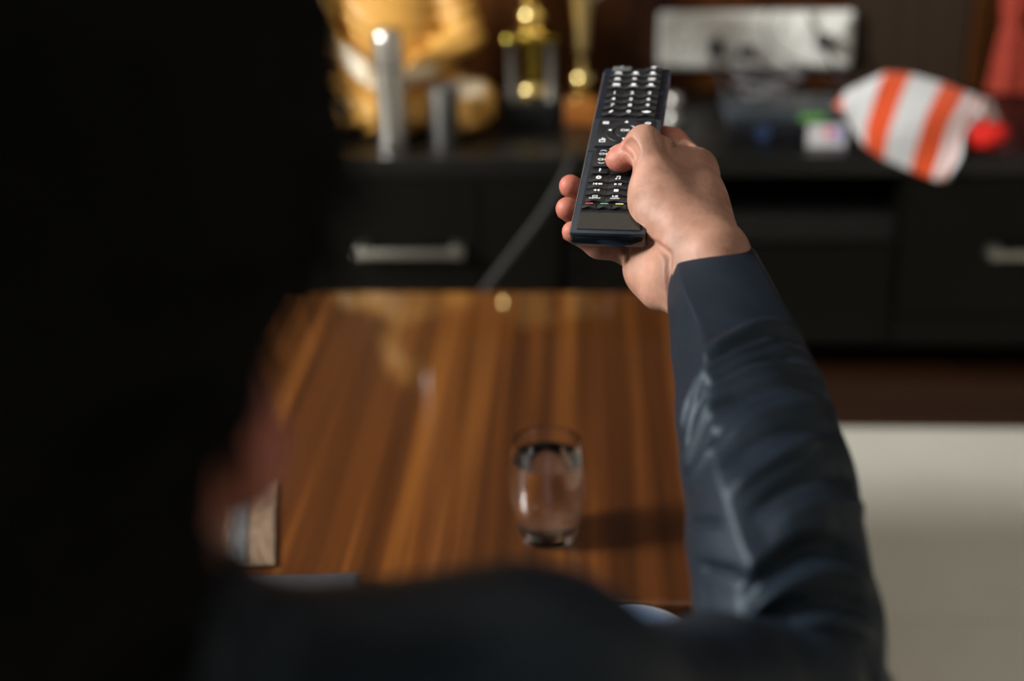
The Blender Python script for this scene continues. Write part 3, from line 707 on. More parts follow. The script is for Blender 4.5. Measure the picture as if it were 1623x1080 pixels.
rp('face_frame', MB().box((0, RL/2, -.0011), (RW-.0008, RL-.0008, .0022), .0009), M['blueplast'], smooth=True)
rp('trim_line', MB().box((-RW/2-.0001, RL/2, -.0026), (.0008, RL-.006, .0008)), M['handle'])
# matte centre plates of the face: upper key field, pad field, lower key field, battery lid
vl = HP(960, 338)[1]
rp('key_field', MB().box((.0, (vm1+RL-.003)/2, .0001), (.0385, RL-.003-vm1, .0008), .0003), M['blackplast'])
rp('pad_field', MB().box((0, (vm0+vm1)/2, .0002), (RW-.0012, vm1-vm0, .0008), .0003), M['blueplast'])
rp('key_field', MB().box((.0, (vm0+vl)/2, .0001), (.0415, vm0-vl, .0008), .0003), M['blackplast'])
rp('lid', MB().box((.0, (.0035+vl)/2, .0003), (.0415, vl-.0045, .0010), .0004), noise_mix(mat('lid_plastic', rough=.3), (.022, .021, .018), (.028, .026, .022), (1, 1, 1), 600, 2))
def key(u, v, du, dv, h=.0022, m=None, wave=False, nm='key'):
    g = MB()
    if wave:
        n = 8; V = []
        for i in range(n+1):
            x = -du/2+du*i/n; dz = .0005*math.cos(2*math.pi*i/n)*-1; dy = -.0004*math.cos(2*math.pi*i/n)
            V += [(x, -dv/2+dy, 0), (x, -dv/2+dy+.0001, h+dz-.0004), (x, -dv/2+.0006+dy, h+dz), (x, dv/2-.0006+dy, h+dz), (x, dv/2+dy-.0001, h+dz-.0004), (x, dv/2+dy, 0)]
        Fc = [(i*6+j, i*6+6+j, i*6+7+j, i*6+j+1)[::-1] for i in range(n) for j in range(5)]+[(0, 1, 2, 3, 4, 5)[::-1], tuple(range(n*6, n*6+6))]
        g.add(V, [f[::-1] for f in Fc])
    else: g.box((0, 0, h/2), (du, dv, h), min(.0012, dv*.3))
    o = g.build(nm, m or M['blackplast'], rem, None, True); o.location = (u, v, .0004)
    return o
def text(s, par, size, m=None, loc=(0, 0, .0026), rot=0, bold=.02, sx=1.15, nm='printed_mark'):
    cu = bpy.data.curves.new('t', 'FONT'); cu.body = s; cu.size = size; cu.align_x = 'CENTER'; cu.align_y = 'CENTER'; cu.offset = size*bold; cu.resolution_u = 3
    o = bpy.data.objects.new('t', cu); COL.objects.link(o)
    bpy.context.view_layer.update()
    me = bpy.data.meshes.new_from_object(o.evaluated_get(bpy.context.evaluated_depsgraph_get()))
    bpy.data.objects.remove(o); bpy.data.curves.remove(cu); me.materials.clear()
    q = link(nm, me, m or M['print'], par, loc); q.rotation_euler = (0, 0, rot); q.scale = (sx, 1, 1)
    return q
def shape(par, polys, m=None, z=.0030, nm='printed_mark'):
    g = MB()
    for p in polys: k_ = len(p); g.add([(x, y, z) for x, y in p], [tuple(range(k_))])
    return g.build(nm, m or M['print'], par)
def circ(cx_, cy_, r_, n=18, ry=None): return [(cx_+r_*math.cos(2*math.pi*i/n), cy_+(ry or r_)*math.sin(2*math.pi*i/n)) for i in range(n)]
def rect(cx_, cy_, w_, h_): return [(cx_-w_/2, cy_-h_/2), (cx_+w_/2, cy_-h_/2), (cx_+w_/2, cy_+h_/2), (cx_-w_/2, cy_+h_/2)]
def ringp(cx_, cy_, r0, r1, n=20, a0=0, a1=2*math.pi, sy=1):
    out = []
    for i in range(n):
        a, b_ = a0+(a1-a0)*i/n, a0+(a1-a0)*(i+1)/n
        out.append([(cx_+r0*math.cos(a), cy_+sy*r0*math.sin(a)), (cx_+r1*math.cos(a), cy_+sy*r1*math.sin(a)), (cx_+r1*math.cos(b_), cy_+sy*r1*math.sin(b_)), (cx_+r0*math.cos(b_), cy_+sy*r0*math.sin(b_))])
    return out
rows = [113.2, 121.8, 131, 140.5, 153.8, 163.6, 173.2, 183.4]; UX = (-.0128, 0, .0128)
VR = [HP(1000, y)[1] for y in rows]
kw_, kh_ = .0126, .0061
# power and mute
k_ = key(-.0108, VR[0]+.0005, .0145, .0062, m=M['power'], nm='power_key'); k_['label'] = 'smoky translucent power key'
shape(k_, ringp(0, 0, .0012, .0016, 16, .9, 5.4)+[rect(0, .0013, .0004, .0014)], M['print_dim'])
k_ = key(UX[2], VR[0]+.0003, .0125, .0058, wave=True, nm='mute_key'); shape(k_, [rect(-.001, 0, .0014, .0016), [(-.0005, -.0007), (.0012, -.0018), (.0012, .0018), (-.0005, .0007)], rect(.0022, .0006, .0012, .0005)])
for r_ in (1, 2, 3):
    for c_ in range(3):
        k_ = key(UX[c_], VR[r_], kw_, kh_, wave=True)
        g = [rect(0, -.0020, .0062 if r_ != 2 else .005, .0005)] if not (r_ == 2 and c_ == 1) else []
        if (r_, c_) == (1, 0): g += [circ(-.0014, .0004, .0010), circ(.0014, .0004, .0010), rect(0, .0006, .0042, .0018)]
        elif (r_, c_) == (2, 1): g += ringp(0, .0, .0012, .0019, 4, math.pi/4, math.pi/4+2*math.pi)+[rect(0, 0, .001, .001)]
        elif (r_, c_) == (2, 2): g += [rect(0, .0004, .0056, .0012), rect(.0, -.0008, .002, .0008)]
        elif (r_, c_) == (3, 0): g += [rect(0, .0004, .0052, .0022)]
        elif (r_, c_) == (2, 0): g += [rect(0, .0008, .0036, .0010), rect(0, -.0006, .0046, .0009)]
        else: g += [circ(0, .0003, .0018, ry=.0015)]
        shape(k_, g)
for r_, ss in ((4, '123'), (5, '456'), (6, '789'), (7, '')):
    for c_ in range(3):
        k_ = key(UX[c_], VR[r_], kw_, kh_, wave=True)
        if r_ < 7: text(ss[c_], k_, .0052, bold=.008, loc=(0, 0, .0031))
        elif c_ == 1: text('0', k_, .0052, bold=.008, loc=(0, 0, .0031))
        elif c_ == 0: shape(k_, [[(-.0014, -.0016), (.0, -.0014), (.0016, .0014), (.0006, .0019), (-.0010, .0)]])
        else: shape(k_, [[(x*1.5, y*.75) for x, y in circ(0, 0, .0018)], rect(0, .0002, .0065, .0009)])
# pad with ring and OK
cp = HP(993, 213.3); cp[0] = -.0008
V0, V1 = HP(970, 235)[1], HP(990, 193.5)[1]
pad = key(0, (V0+V1)/2, .0405, V1-V0, .0016, nm='navigation_pad')
dz = .0017; dv = cp[1]-(V0+V1)/2
o = MB(); 
for a, b_ in ((.0118, .0015), ): pass
pr_ = [(.001, 0), (.0138, 0), (.0142, .0006), (.0138, .0013), (.0085, .0010), (.0079, .0004), (.0073, .0004), (.0069, .0012), (.0035, .0015), (.001, .0015)]
MB().lathe(pr_, (0, 0, 0), 48).build('ring_key', M['blackplast'], pad, (0, dv, .0014), True)
zz = .0032
shape(pad, [[(-.0014, dv+.0098), (.0014, dv+.0098), (0, dv+.0125)], [(-.0098, dv-.0012), (-.0098, dv+.0014), (-.0124, dv)], [(.0098, dv-.0012), (.0124, dv), (.0098, dv+.0014)], [(-.0014, dv-.0098), (0, dv-.0125), (.0014, dv-.0098)]], z=zz)
text('OK', pad, .0040, loc=(0, dv, .0031), bold=.015)
shape(pad, [rect(-.0150, (V1-V0)/2-.0035, .0044, .0008), rect(-.0150, (V1-V0)/2-.0047, .0044, .0008), rect(-.0150, (V1-V0)/2-.0059, .0044, .0008), rect(-.0168, (V1-V0)/2-.0047, .0006, .0032), rect(-.0132, (V1-V0)/2-.0047, .0006, .0032)], z=.0018)
shape(pad, ringp(.0150, (V1-V0)/2-.0047, .0014, .0020, 16, sy=.8)+[rect(.0150, (V1-V0)/2-.0047, .0052, .0006)], z=.0018)
hx_, hy_ = -.0152, -(V1-V0)/2+.0062
shape(pad, [rect(hx_, hy_-.0016, .0042, .0007), rect(hx_-.0018, hy_, .0007, .0034), rect(hx_+.0018, hy_, .0007, .0034), rect(hx_, hy_+.0010, .0042, .0007), rect(hx_+.0001, hy_+.0022, .0011, .0022), rect(hx_+.0015, hy_+.0019, .0010, .0014)], z=.0018)
# CH and VOL rockers
p0, p1 = HP(948, 241)[1], HP(948, 267)[1]
for u_, wd_ in ((-.0125, 'CH'), (.0125, 'VOL')):
    k_ = key(u_, (p0+p1)/2, .0118, abs(p0-p1)+.002, .0022, nm='rocker_key'); hh = abs(p0-p1)/2
    text(wd_, k_, .0034, loc=(0, hh*.36, .0024), bold=.015); text(wd_, k_, .0034, loc=(0, -hh*.32, .0024), bold=.015)
    ar = ringp(0, hh*.42+.0011, .0026, .0031, 8, .7, 2.44); ar2 = ringp(0, -hh*.38-.0011, .0026, .0031, 8, .7+math.pi, 2.44+math.pi)
    shape(k_, ar+ar2, z=.0024)
v_ = HP(948, 275)[1]
k_ = key(-.0125, v_, .0118, .0060, nm='key'); text('?', k_, .0046, loc=(0, 0, .0024), bold=.04)
k_ = key(.0015, v_, .0125, .0060, nm='key'); shape(k_, [[(0, -.0016), (.0032, .0008), (0, .0016), (-.0032, .0008)]], z=.0024)
k_ = key(.0150, v_, .0110, .0060, nm='key'); shape(k_, [circ(0, 0, .0012)], z=.0024)
vr = [HP(948, y)[1] for y in (287.7, 298, 308, 319)]; U3 = (-.0122, .0012, .0146)
def tri(x, s_=1, h_=.0013, l_=.0019): return [(x-s_*l_/2, -h_), (x+s_*l_/2, 0), (x-s_*l_/2, h_)]
marks = {(0, 0): ringp(0, 0, .0007, .0019), (0, 1): [rect(-.0010, 0, .0004, .003), rect(.0012, .0004, .0004, .003), rect(.0001, .0016, .0026, .0007), circ(-.0014, -.0014, .0007), circ(.0008, -.0010, .0007)], (0, 2): [circ(0, 0, .0012)],
         (1, 0): [rect(-.0026, 0, .0004, .0026), tri(-.0012, -1), tri(.0010, -1), tri(.0026, -1, l_=.0012)], (1, 1): [tri(-.001, 1), rect(.0012, 0, .0005, .0026), rect(.0024, 0, .0005, .0026)], (1, 2): [tri(-.001), tri(.001)],
         (2, 0): [tri(-.0010, -1), tri(.0012, -1)], (2, 1): [rect(0, 0, .0030, .0026)], (2, 2): [tri(-.001), tri(.001)]}
for r_ in range(4):
    for c_ in range(3):
        k_ = key(U3[c_], vr[r_], .0132, .0066, wave=True)
        if r_ < 3: shape(k_, marks[(r_, c_)])
        elif c_ == 0:
            shape(k_, [rect(0, .0018, .0032, .0004), rect(-.0015, .001, .0004, .0018), rect(.0015, .001, .0004, .0018), rect(0, .0002, .0032, .0004)]); text('SUBTITLE', k_, .0016, loc=(0, -.0014, .0031), bold=.03)
        elif c_ == 1: text('I-II', k_, .0032, loc=(0, .0010, .0031), bold=.03); text('AUDIO', k_, .0017, loc=(0, -.0014, .0031), bold=.03)
        else: text('DL', k_, .0018, loc=(0, -.001, .0031), bold=.03)
v_ = HP(948, 329.8)[1]
for i, cn in enumerate(('red', 'green', 'yellow', 'blue')):
    k_ = key(-.0152+.0101*i, v_, .0094, .0056, wave=True, nm='colour_key'); shape(k_, [rect(0, .0004, .0052, .0009)], M['p_'+cn], z=.0030); k_['label'] = 'key with a small %s bar' % cn

# ================================================================== THE MAN
per = None
# ---- right hand and wrist, modelled in the remote's axes (metres)
def WL(p): q = p-On; return np.array([q@Un, q@Vn, q@Nn])
def hand():
    g = SDF((-.048, -.11, -.075), (.112, .178, .048), .00095)
    D = np.array
    wr1, wr2 = HP(1134, 408, -.004), HP(1092, 440, -.022)
    fo1, fo2 = WL(P(1160, 505, .885)), WL(P(1135, 520, .885))
    cmc = HP(1088, 375, -.002); mcp = HP(1041, 290, .010); ip = HP(1021, 226, .0225); tip = HP(987, 251, .0105)
    imc = HP(1104, 269, -.016)
    # back of hand / palm
    g.cap(wr1, imc, .0185, .0125, .014); g.cap(wr2, D([.046, .052, -.045]), .018, .013, .014)
    g.cap(wr1*.5+wr2*.5, D([.050, .078, -.033]), .020, .013, .014)
    g.cap(wr2, D([.038, .034, -.048]), .018, .012, .014)
    g.cap(cmc, mcp, .0185, .0135, .014)                                  # thumb metacarpal
    g.ell(HP(1035, 320, .001), (.0155, .027, .0155), .014)               # thenar mass
    g.ell(HP(1085, 325, -.006), (.021, .036, .016), .016)                # first interosseous mass
    g.cap(HP(1044, 240, .012), HP(1098, 270, -.012), .0105, .012, .014)  # web towards the index knuckle
    g.ell(HP(1046, 440, -.033), (.0155, .026, .017), .012)               # heel of the palm
    g.ell(HP(1022, 422, -.034), (.014, .02, .014), .012)
    g.cap(wr1, fo1, .0195, .0205, .012); g.cap(wr2, fo2, .0185, .020, .012)
    base = g.F.copy(); out = base.copy()
    fingers = [
        ([imc, D([.031, .142, -.0235]), D([.010, .156, -.0225]), D([-.008, .158, -.0215])], [.0125, .0106, .0095, .0082]),
        ([D([.050, .078, -.033]), D([.012, .073, -.031]), D([-.018, .067, -.0235]), D([-.0325, .062, -.0065])], [.012, .0095, .0088, .0079]),
        ([D([.046, .056, -.043]), D([.010, .049, -.034]), D([-.017, .043, -.0245]), D([-.0315, .037, -.0075])], [.0118, .0095, .0087, .0079]),
        ([D([.038, .034, -.046]), D([.012, .024, -.033]), D([-.009, .020, -.025]), D([-.0255, .0155, -.0105])], [.0112, .0086, .0078, .0070]),
        ([mcp, ip, tip], [.0135, .0108, .0088])]
    for i, (pts, rs) in enumerate(fingers):
        g.F = base.copy(); g.chain(pts, rs, .006)
        if i == 4: g.ell(tip+D([-.002, -.001, -.0005]), (.0098, .0088, .0078), .004)   # fleshy thumb pad
        h_ = .0012; a_, b_ = out, g.F; hh = np.maximum(h_-np.abs(a_-b_), 0)/h_; out = np.minimum(a_, b_)-hh*hh*h_*.25
    g.F = out
    # creases: base of thumb, wrist, thumb joint
    cl = WL(C0)
    def surf(px, py):
        d = WL(C0+ray(px, py))-cl; t = np.linspace(.82, 1.02, 500)
        I = np.round((cl+t[:, None]*d-g.lo)/g.h).astype(int); ok = ((I >= 0) & (I < g.n)).all(1)
        for k_ in np.nonzero(ok)[0]:
            if g.F[tuple(I[k_])] < 0: return cl+t[k_]*d
        return None
    lines = [([(1026, 384), (1040, 388), (1052, 398), (1060, 405)], .0010), ([(1059, 404), (1059, 440), (1064, 484)], .0010),
             ([(989, 229), (998, 236), (1003, 246), (1004, 256)], .0013), ([(996, 223), (1004, 231), (1009, 241)], .0008), ([(1068, 230), (1082, 225), (1098, 229)], .0012),
             ([(960, 388), (961, 402)], .0012), ([(991, 390), (994, 412)], .0012)]
    todo = []
    for ln, r_ in lines:
        sp_ = spline([np.array([*p, 0.]) for p in ln], 5); q = [surf(p[0], p[1]) for p in sp_]; q = [p for p in q if p is not None]
        for _ in range(6): q = [q[0]]+[(q[i-1]+q[i]*2+q[i+1])/4 for i in range(1, len(q)-1)]+[q[-1]]
        todo += [(a, b_, r_) for a, b_ in zip(q, q[1:]) if np.linalg.norm(a-b_) < .008]
    for a, b_, r_ in todo: g.cap(a, b_, r_, r_, .0034, sub=True)
    return g, (cmc, mcp, ip, tip, imc, wr1, wr2)
g, J = hand(); V, Q = g.mesh(2)
# keep the skin clear of the remote: push points out of its slab
x, y, z = V.T; ins = (np.abs(x) < RW/2) & (y > 0) & (y < RL) & (z > -RT_) & (z < .0028)
dl = RW/2-x; dt = .0028-z; db = z+RT_; dL = x+RW/2
m_ = np.argmin(np.stack([dl, dt, db, dL]), 0)
V[ins & (m_ == 0), 0] = RW/2; V[ins & (m_ == 1), 2] = .0028; V[ins & (m_ == 2), 2] = -RT_; V[ins & (m_ == 3), 0] = -RW/2
fl_ = np.zeros(len(V))
for p_, r_ in ((J[3], .02), (np.array([-.033, .062, -.006]), .022), (np.array([-.032, .037, -.007]), .022), (np.array([-.026, .016, -.010]), .018), (np.array([.031, .142, -.02]), .022)):
    fl_ = np.maximum(fl_, .8*np.clip(1.15-np.linalg.norm(V-p_, axis=1)/r_, 0, 1))
Vh = V@np.array([Un, Vn, Nn])+On; Qh = Q; flh = fl_

# ---- head, neck and unseen body, world axes
HC = np.array([-.172, .372, .962])
SR, SL = P(830, 1144, .47), np.array([-.325, .365, .80])
EL = P(1238, 1128, .688); WR = np.array(HP(1113, 424, -.013)); WRw = On+WR[0]*Un+WR[1]*Vn+WR[2]*Nn
HIP = np.array([-.172, .50, .48])
def body():
    g = SDF((-.40, .18, .36), (.16, .96, 1.12), .0045)
    h = HC
    g.ell(h+[0, -.012, .03], (.070, .094, .085), .02)
    g.ell(h+[0, .035, -.035], (.058, .06, .075), .03)
    g.ell(h+[0, .06, -.085], (.03, .03, .022), .02)                      # chin
    g.cap(h+[0, .095, .015], h+[0, .112, -.018], .008, .012, .012)       # nose
    g.ell(h+[0, .088, -.052], (.022, .012, .008), .006)                  # lips
    g.ell(h+[0, .083, .033], (.05, .014, .012), .012)                    # brow
    for s_ in (-1, 1):
        g.ell(h+[s_*.031, .083, .012], (.013, .012, .010), .004, sub=True)
        g.ell(h+[s_*.031, .077, .012], (.0125, .012, .0115), .002)
        g.ell(h+[s_*.074, .002, -.008], (.009, .019, .032), .008, R=Matrix.Rotation(-s_*.35, 3, 'Z'))
        g.ell(h+[s_*.082, .008, -.004], (.005, .010, .016), .004, sub=True)
        g.ell(h+[s_*.072, .006, -.030], (.007, .010, .012), .006)
    g.cap(h+[0, -.015, -.04], h+[0, -.015, -.13], .054, .056, .03)
    g.ell([-.172, .43, .66], (.14, .09, .17), .05)
    g.cap(SR*.98+(h+[0, 0, -.15])*.02, SL, .045, .045, .04)
    g.ell(HIP+[0, 0, .03], (.14, .11, .09), .04)
    MB_ = SR*.5+EL*.5+[0, 0, -.012]; g.cap(SR, MB_, .036, .034, .02); g.cap(MB_, EL, .034, .034, .02); EM = P(1192, 690, .79); g.cap(EL, EM, .034, .028, .01); g.cap(EM, P(1140, 500, .885), .028, .022, .01)
    e2, w2 = np.array([-.375, .50, .60]), np.array([-.27, .70, .57])
    g.cap(SL, e2, .042, .036, .02); g.cap(e2, w2, .034, .024, .01)
    g.ell(w2+[.012, .045, -.002], (.04, .05, .018), .015)
    for k in range(4):
        a = w2+[-.012+.017*k, .085, 0]; g.cap(a, a+[.002*k, .035-.004*abs(k-1), -.006], .0092, .0085, .003); g.cap(a+[.002*k, .035-.004*abs(k-1), -.006], a+[.003*k, .052-.006*abs(k-1), -.022], .0085, .0075, .003)
    g.cap(w2+[.04, .03, 0], w2+[.06, .065, -.006], .011, .009, .006)
    KR, KL = P(1003, 1112, 1.045)+np.array([0, 0, 0]), np.array([-.345, .86, .46])
    return g, KR, KL
g, KR, KL = body(); V, Q = g.mesh(2); print('knee', KR)
fb = np.clip(1.3-np.abs(V-(HC+[.083, .002, -.01])).max(1)/.034, 0, 1)
fb = .7*np.maximum(fb, np.clip(1.3-np.abs(V-(HC+[-.083, .002, -.01])).max(1)/.034, 0, 1))
VV = np.concatenate([V, Vh]); QQ = np.concatenate([Q, Qh+len(V)]); ff = np.concatenate([fb, flh])
pc_ = np.array([-.172, .45, .42])
me = np_mesh('person', VV-pc_, QQ); attr(me, 'flush', ff)
per = tag(link('person', me, M['skin'], None, pc_), 'seated person in a navy jacket seen from behind, pointing a remote with the right hand', 'person')
def pp(nm, V, Q, m, par=None):
    o = link(nm, np_mesh(nm, np.asarray(V)-pc_, Q), m, par or per); return o
# eyes and brows
eb = MB()
for s_ in (-1, 1): eb.lathe([(.001, -.0105)]+[(.0105*math.sin(a), -.0105*math.cos(a)) for a in np.linspace(.3, 2.85, 8)]+[(.001, .0105)], tuple(HC+[s_*.031, .079, .012]-pc_), 16)
eb.build('eyes', mat('eye_white', (.7, .68, .65), .2), per, None, True)
# hair
g = SDF(HC+[-.13, -.15, -.14], HC+[.13, .13, .22], .0035)
hn = lambda X, Y, Z: .0028*np.sin(95*X+40*Z)*np.sin(70*Y+15)+.0022*np.sin(160*Z+60*X)+.0015*np.sin(240*Y+100*X)
g.ell(HC+[.007, -.015, .088], (.1015, .115, .112), .01, disp=hn)
g.ell(HC+[.002, -.052, -.03], (.068, .066, .085), .03, disp=hn)
g.ell(HC+[0, .14, -.03], (.075, .085, .115), .02, sub=True)
for s_ in (-1, 1): g.ell(HC+[s_*.096, .010, -.008], (.032, .038, .045), .01, sub=True)
g.ell(HC+[0, -.03, -.115], (.12, .12, .05), .02, sub=True)
V, Q = g.mesh(1); pp('hair', V, Q, M['hair'])
# strands over the surface so the outline is not a smooth shell
sm = MB(); Vn_ = V[rng.choice(len(V), 1600)]
for v in Vn_:
    d0 = v-(HC+[0, -.01, .02]); d0 /= np.linalg.norm(d0); fl_d = np.array([.25*d0[0], .25*d0[1]-.15, -.8])+rng.normal(0, .25, 3); fl_d -= d0*(fl_d@d0)*.75; fl_d /= np.linalg.norm(fl_d)
    L1 = rng.uniform(.012, .022); p0_ = v-d0*.001; p1_ = p0_+fl_d*L1*.5+d0*.0025; p2_ = p0_+fl_d*L1+d0*.001
    sm.tube([p0_-pc_, p1_-pc_, p2_-pc_], [.0007, .0006, .0002], 4)
o = sm.build('hair_strands', M['hair'], per); o['kind'] = 'stuff'
# ---- jacket body and upper sleeve
def jacket():
    g = SDF((-.45, .14, .40), (.20, .72, .97), .0042)
    f1 = lambda X, Y, Z: .0035*np.sin(70*(X+.6*Y)+9*np.sin(14*Z))*np.clip((X+.02)*12, 0, 1)-.0
    f0 = lambda X, Y, Z: .003*np.sin(38*Z+12*X)*np.clip((.80-Z)*8, 0, 1)
    m_ = (HC+HIP)/2
    g.ell([-.172, .42, .66], (.165, .112, .195), .05, disp=f0)
    g.ell(HIP+[0, -.01, .05], (.165, .128, .12), .05, disp=f0)
    SM = np.array([(SR[0]+SL[0])/2, .37, .826]); g.cap(SR, SM, .0505, .052, .02); g.cap(SL, SM, .050, .052, .02)
    nk = HC+[0, -.012, -.065]
    g.cap(nk+[0, 0, -.07], nk+[0, .0, -.02], .078, .064, .03)          # collar base
    MD = SR*.5+EL*.5+[0, 0, -.012]; g.cap(SR, MD, .046, .045, .02, disp=f1); g.cap(MD, EL, .045, .053, .02, disp=f1)
    e2, w2 = np.array([-.375, .50, .60]), np.array([-.27, .70, .57])
    g.cap(SL, e2, .056, .05, .03); g.cap(e2, e2*.1+w2*.9, .048, .038, .02)
    g.cap(nk+[0, .006, -.03], nk+[0, .01, .12], .0585, .0585, .006, sub=True)  # neck opening
    g.cap(nk+[0, .12, -.12], nk+[0, .085, .06], .045, .055, .02, sub=True)   # open front
    return g
g = jacket(); V, Q = g.mesh(2); jk = pp('jacket', V, Q, M['jacket'])
# collar band
cn = HC+[0, -.012, -.065]; pts = []
for a in np.linspace(-200, 20, 26):
    a = math.radians(a); pts.append(cn+[.060*math.cos(a), .06*math.sin(a)+.004, -.008+.012*(-math.sin(a))])
cb = MB(); 
ringv = []
for i, p in enumerate(pts):
    c2 = (p-cn)*[1, 1, 0]; c2 /= np.linalg.norm(c2)
    ringv.append([p-pc_+c2*a+np.array([0, 0, b_]) for a, b_ in ((.002, .014), (.008, .010), (.024, -.03), (.019, -.034), (-.002, .004))])
Vc = [v for r_ in ringv for v in r_]; Fc = [(i*5+k, i*5+(k+1) % 5, i*5+5+(k+1) % 5, i*5+5+k) for i in range(len(ringv)-1) for k in range(5)]
cb.add(Vc, Fc+[(0, 1, 2, 3, 4)[::-1], tuple(range(len(Vc)-5, len(Vc)))]); cb.build('collar', M['jacket'], jk, None, True)
# ---- forearm sleeve: rings read along the arm, pressed crease, gathered folds
def sleeve():
    ST_ = [((1067, 490), (1191, 398), .905, .0290), ((1069, 540), (1222, 452), .872, .0325), ((1073, 610), (1264, 530), .835, .036), ((1078, 690), (1304, 612), .795, .041),
           ((1084, 770), (1335, 700), .757, .045), ((1090, 850), (1358, 795), .730, .048), ((1096, 930), (1378, 900), .710, .050), ((1100, 1010), (1398, 1000), .697, .052), ((1104, 1100), (1404, 1090), .69, .052)]
    c = np.array([P((a[0]+b_[0])/2, (a[1]+b_[1])/2, Z) for a, b_, Z, r_ in ST_])
    hx = np.array([P(b_[0], b_[1], Z)-P(a[0], a[1], Z) for a, b_, Z, r_ in ST_])/2
    rb = np.array([r_ for *_, r_ in ST_]); nS, nT = 260, 168
    u = np.linspace(0, len(ST_)-1, nS)
    ci = np.array(spline(list(c), 40)); hi = np.array(spline(list(hx), 40)); ri = np.array(spline([[r_] for r_ in rb], 40))[:, 0]
    idx = u*40; i0 = np.minimum(idx.astype(int), len(ci)-2); fr = (idx-i0)[:, None]
    C = ci[i0]*(1-fr)+ci[i0+1]*fr; Hh = hi[i0]*(1-fr)+hi[i0+1]*fr; Rb = ri[i0]*(1-fr[:, 0])+ri[i0+1]*fr[:, 0]
    T = np.gradient(C, axis=0); T /= np.linalg.norm(T, axis=1)[:, None]            # towards the elbow
    # a-axis: keep the seen half-width, drop the part along the arm by leaning in depth
    A_ = Hh-FW*((Hh*T).sum(1)/(T@FW))[:, None]
    Bx = np.cross(T, A_); Bx /= np.linalg.norm(Bx, axis=1)[:, None]; Bx *= np.sign((Bx*(C0-C)).sum(1))[:, None]
    th = np.linspace(0, 2*np.pi, nT, endpoint=False); S = u/(len(ST_)-1)            # th: 0 right edge, pi/2 towards the lens, pi left edge
    TH, SS = np.meshgrid(th, S)
    # distance of a point from a line of folds in (s, theta), theta measured in degrees
    TD = np.degrees(TH)
    disp = np.zeros_like(SS)
    # cross-section: a flat lit facet on the left, a pressed crease, a flatter panel facing the lens
    cr = 103+17*SS+2*np.sin(SS*14); TF = TD+(130-cr)
    def chord(lo_, hi_, w_):
        m_, h_ = (lo_+hi_)/2, (hi_-lo_)/2; t = np.clip((TD-m_)/h_, -1, 1); r_ = np.cos(np.radians(h_))/np.cos(np.radians(t*h_))
        return np.where((TD > lo_) & (TD < hi_), (r_-1)*w_, 0)
    fl2 = .75+.25*np.cos(SS*5)
    wc = .32+.68*np.clip(SS*7, 0, 1); rho = 1+wc*(chord(cr, cr+66, .9*fl2)+chord(cr-95, cr, .58*fl2)+.012*np.exp(-((TD-cr)/9.)**2))
    # seam on the far left
    disp -= .0007*np.exp(-((TD-163)/1.6)**2)
    def fold(s0, t0, s1, t1, wd, h, bend=0):
        """ridge (h>0) or furrow (h<0) from (s0,t0) to (s1,t1)"""
        ds, dt = s1-s0, (t1-t0); k_ = np.clip((TF-t0)/dt, 0, 1)
        sc = s0+ds*k_+bend*4*k_*(1-k_); fade = np.clip(np.minimum((TF-t0)/dt, 1-(TF-t0)/dt)*5+.25, 0, 1)
        fade = fade*((TF-t0)/dt > -.05)*((TF-t0)/dt < 1.05)
        q = (SS-sc)/wd; return h*np.exp(-q*q)*fade
    FO = [(.345, 132, .255, 40, .013, .0030, -.015), (.375, 132, .285, 20, .017, -.0036, -.02), (.415, 150, .30, 60, .010, .0034, 0), (.44, 148, .345, 50, .011, -.0030, 0),
          (.455, 140, .37, 30, .013, .0030, -.01), (.50, 128, .42, 10, .015, -.0024, -.02), (.435, 178, .37, 135, .011, .0028, 0), (.475, 178, .41, 135, .009, -.0032, 0),
          (.525, 176, .47, 118, .009, .0036, 0), (.545, 176, .535, 126, .010, -.0050, .008), (.575, 172, .56, 130, .012, .0024, 0), (.56, 126, .47, 40, .016, .0022, -.01),
          (.60, 126, .51, 25, .013, -.0026, -.01), (.66, 126, .555, 55, .014, .0034, 0), (.70, 118, .60, 30, .013, -.0034, -.01), (.735, 110, .645, 15, .016, .0028, -.01),
          (.80, 135, .71, 60, .013, .0030, -.01), (.835, 142, .760, 42, .020, -.0075, -.035), (.865, 135, .81, 45, .013, .0044, -.03), (.90, 145, .86, 42, .014, -.0050, -.03),
          (.93, 140, .90, 45, .014, .0034, -.03), (.64, 178, .70, 140, .010, -.0024, 0), (.74, 176, .80, 138, .012, -.0028, 0)]
    for f in FO: disp += fold(*f)
    disp += .0009*np.sin(SS*31+TH*2)*np.sin(TH*3+SS*8)*np.clip(SS*3, 0, 1)
    disp *= np.clip(SS*14, .25, 1)
    V = C[:, None, :]+rho[..., None]*(np.cos(TH)[..., None]*A_[:, None, :]+np.sin(TH)[..., None]*(Bx*Rb[:, None])[:, None, :])
    Nn_ = np.cos(TH)[..., None]*(A_/np.linalg.norm(A_, axis=1)[:, None])[:, None, :]+np.sin(TH)[..., None]*Bx[:, None, :]
    V = V+Nn_*disp[..., None]
    # cuff hem turned inward
    inner = []
    for k_, (off, back) in enumerate(((.0006, 0), (.0016, 1), (.0020, 6), (.0022, 14))):
        inner.append(V[back]-Nn_[back]*off-(T[0]*.0005 if k_ == 0 else 0))
    V = np.concatenate([np.array(inner[::-1]), V]); nR = len(V)
    I, Jx = np.meshgrid(np.arange(nR-1), np.arange(nT), indexing='ij'); J2 = (Jx+1) % nT
    Q = np.stack([I*nT+Jx, I*nT+J2, (I+1)*nT+J2, (I+1)*nT+Jx], -1).reshape(-1, 4)
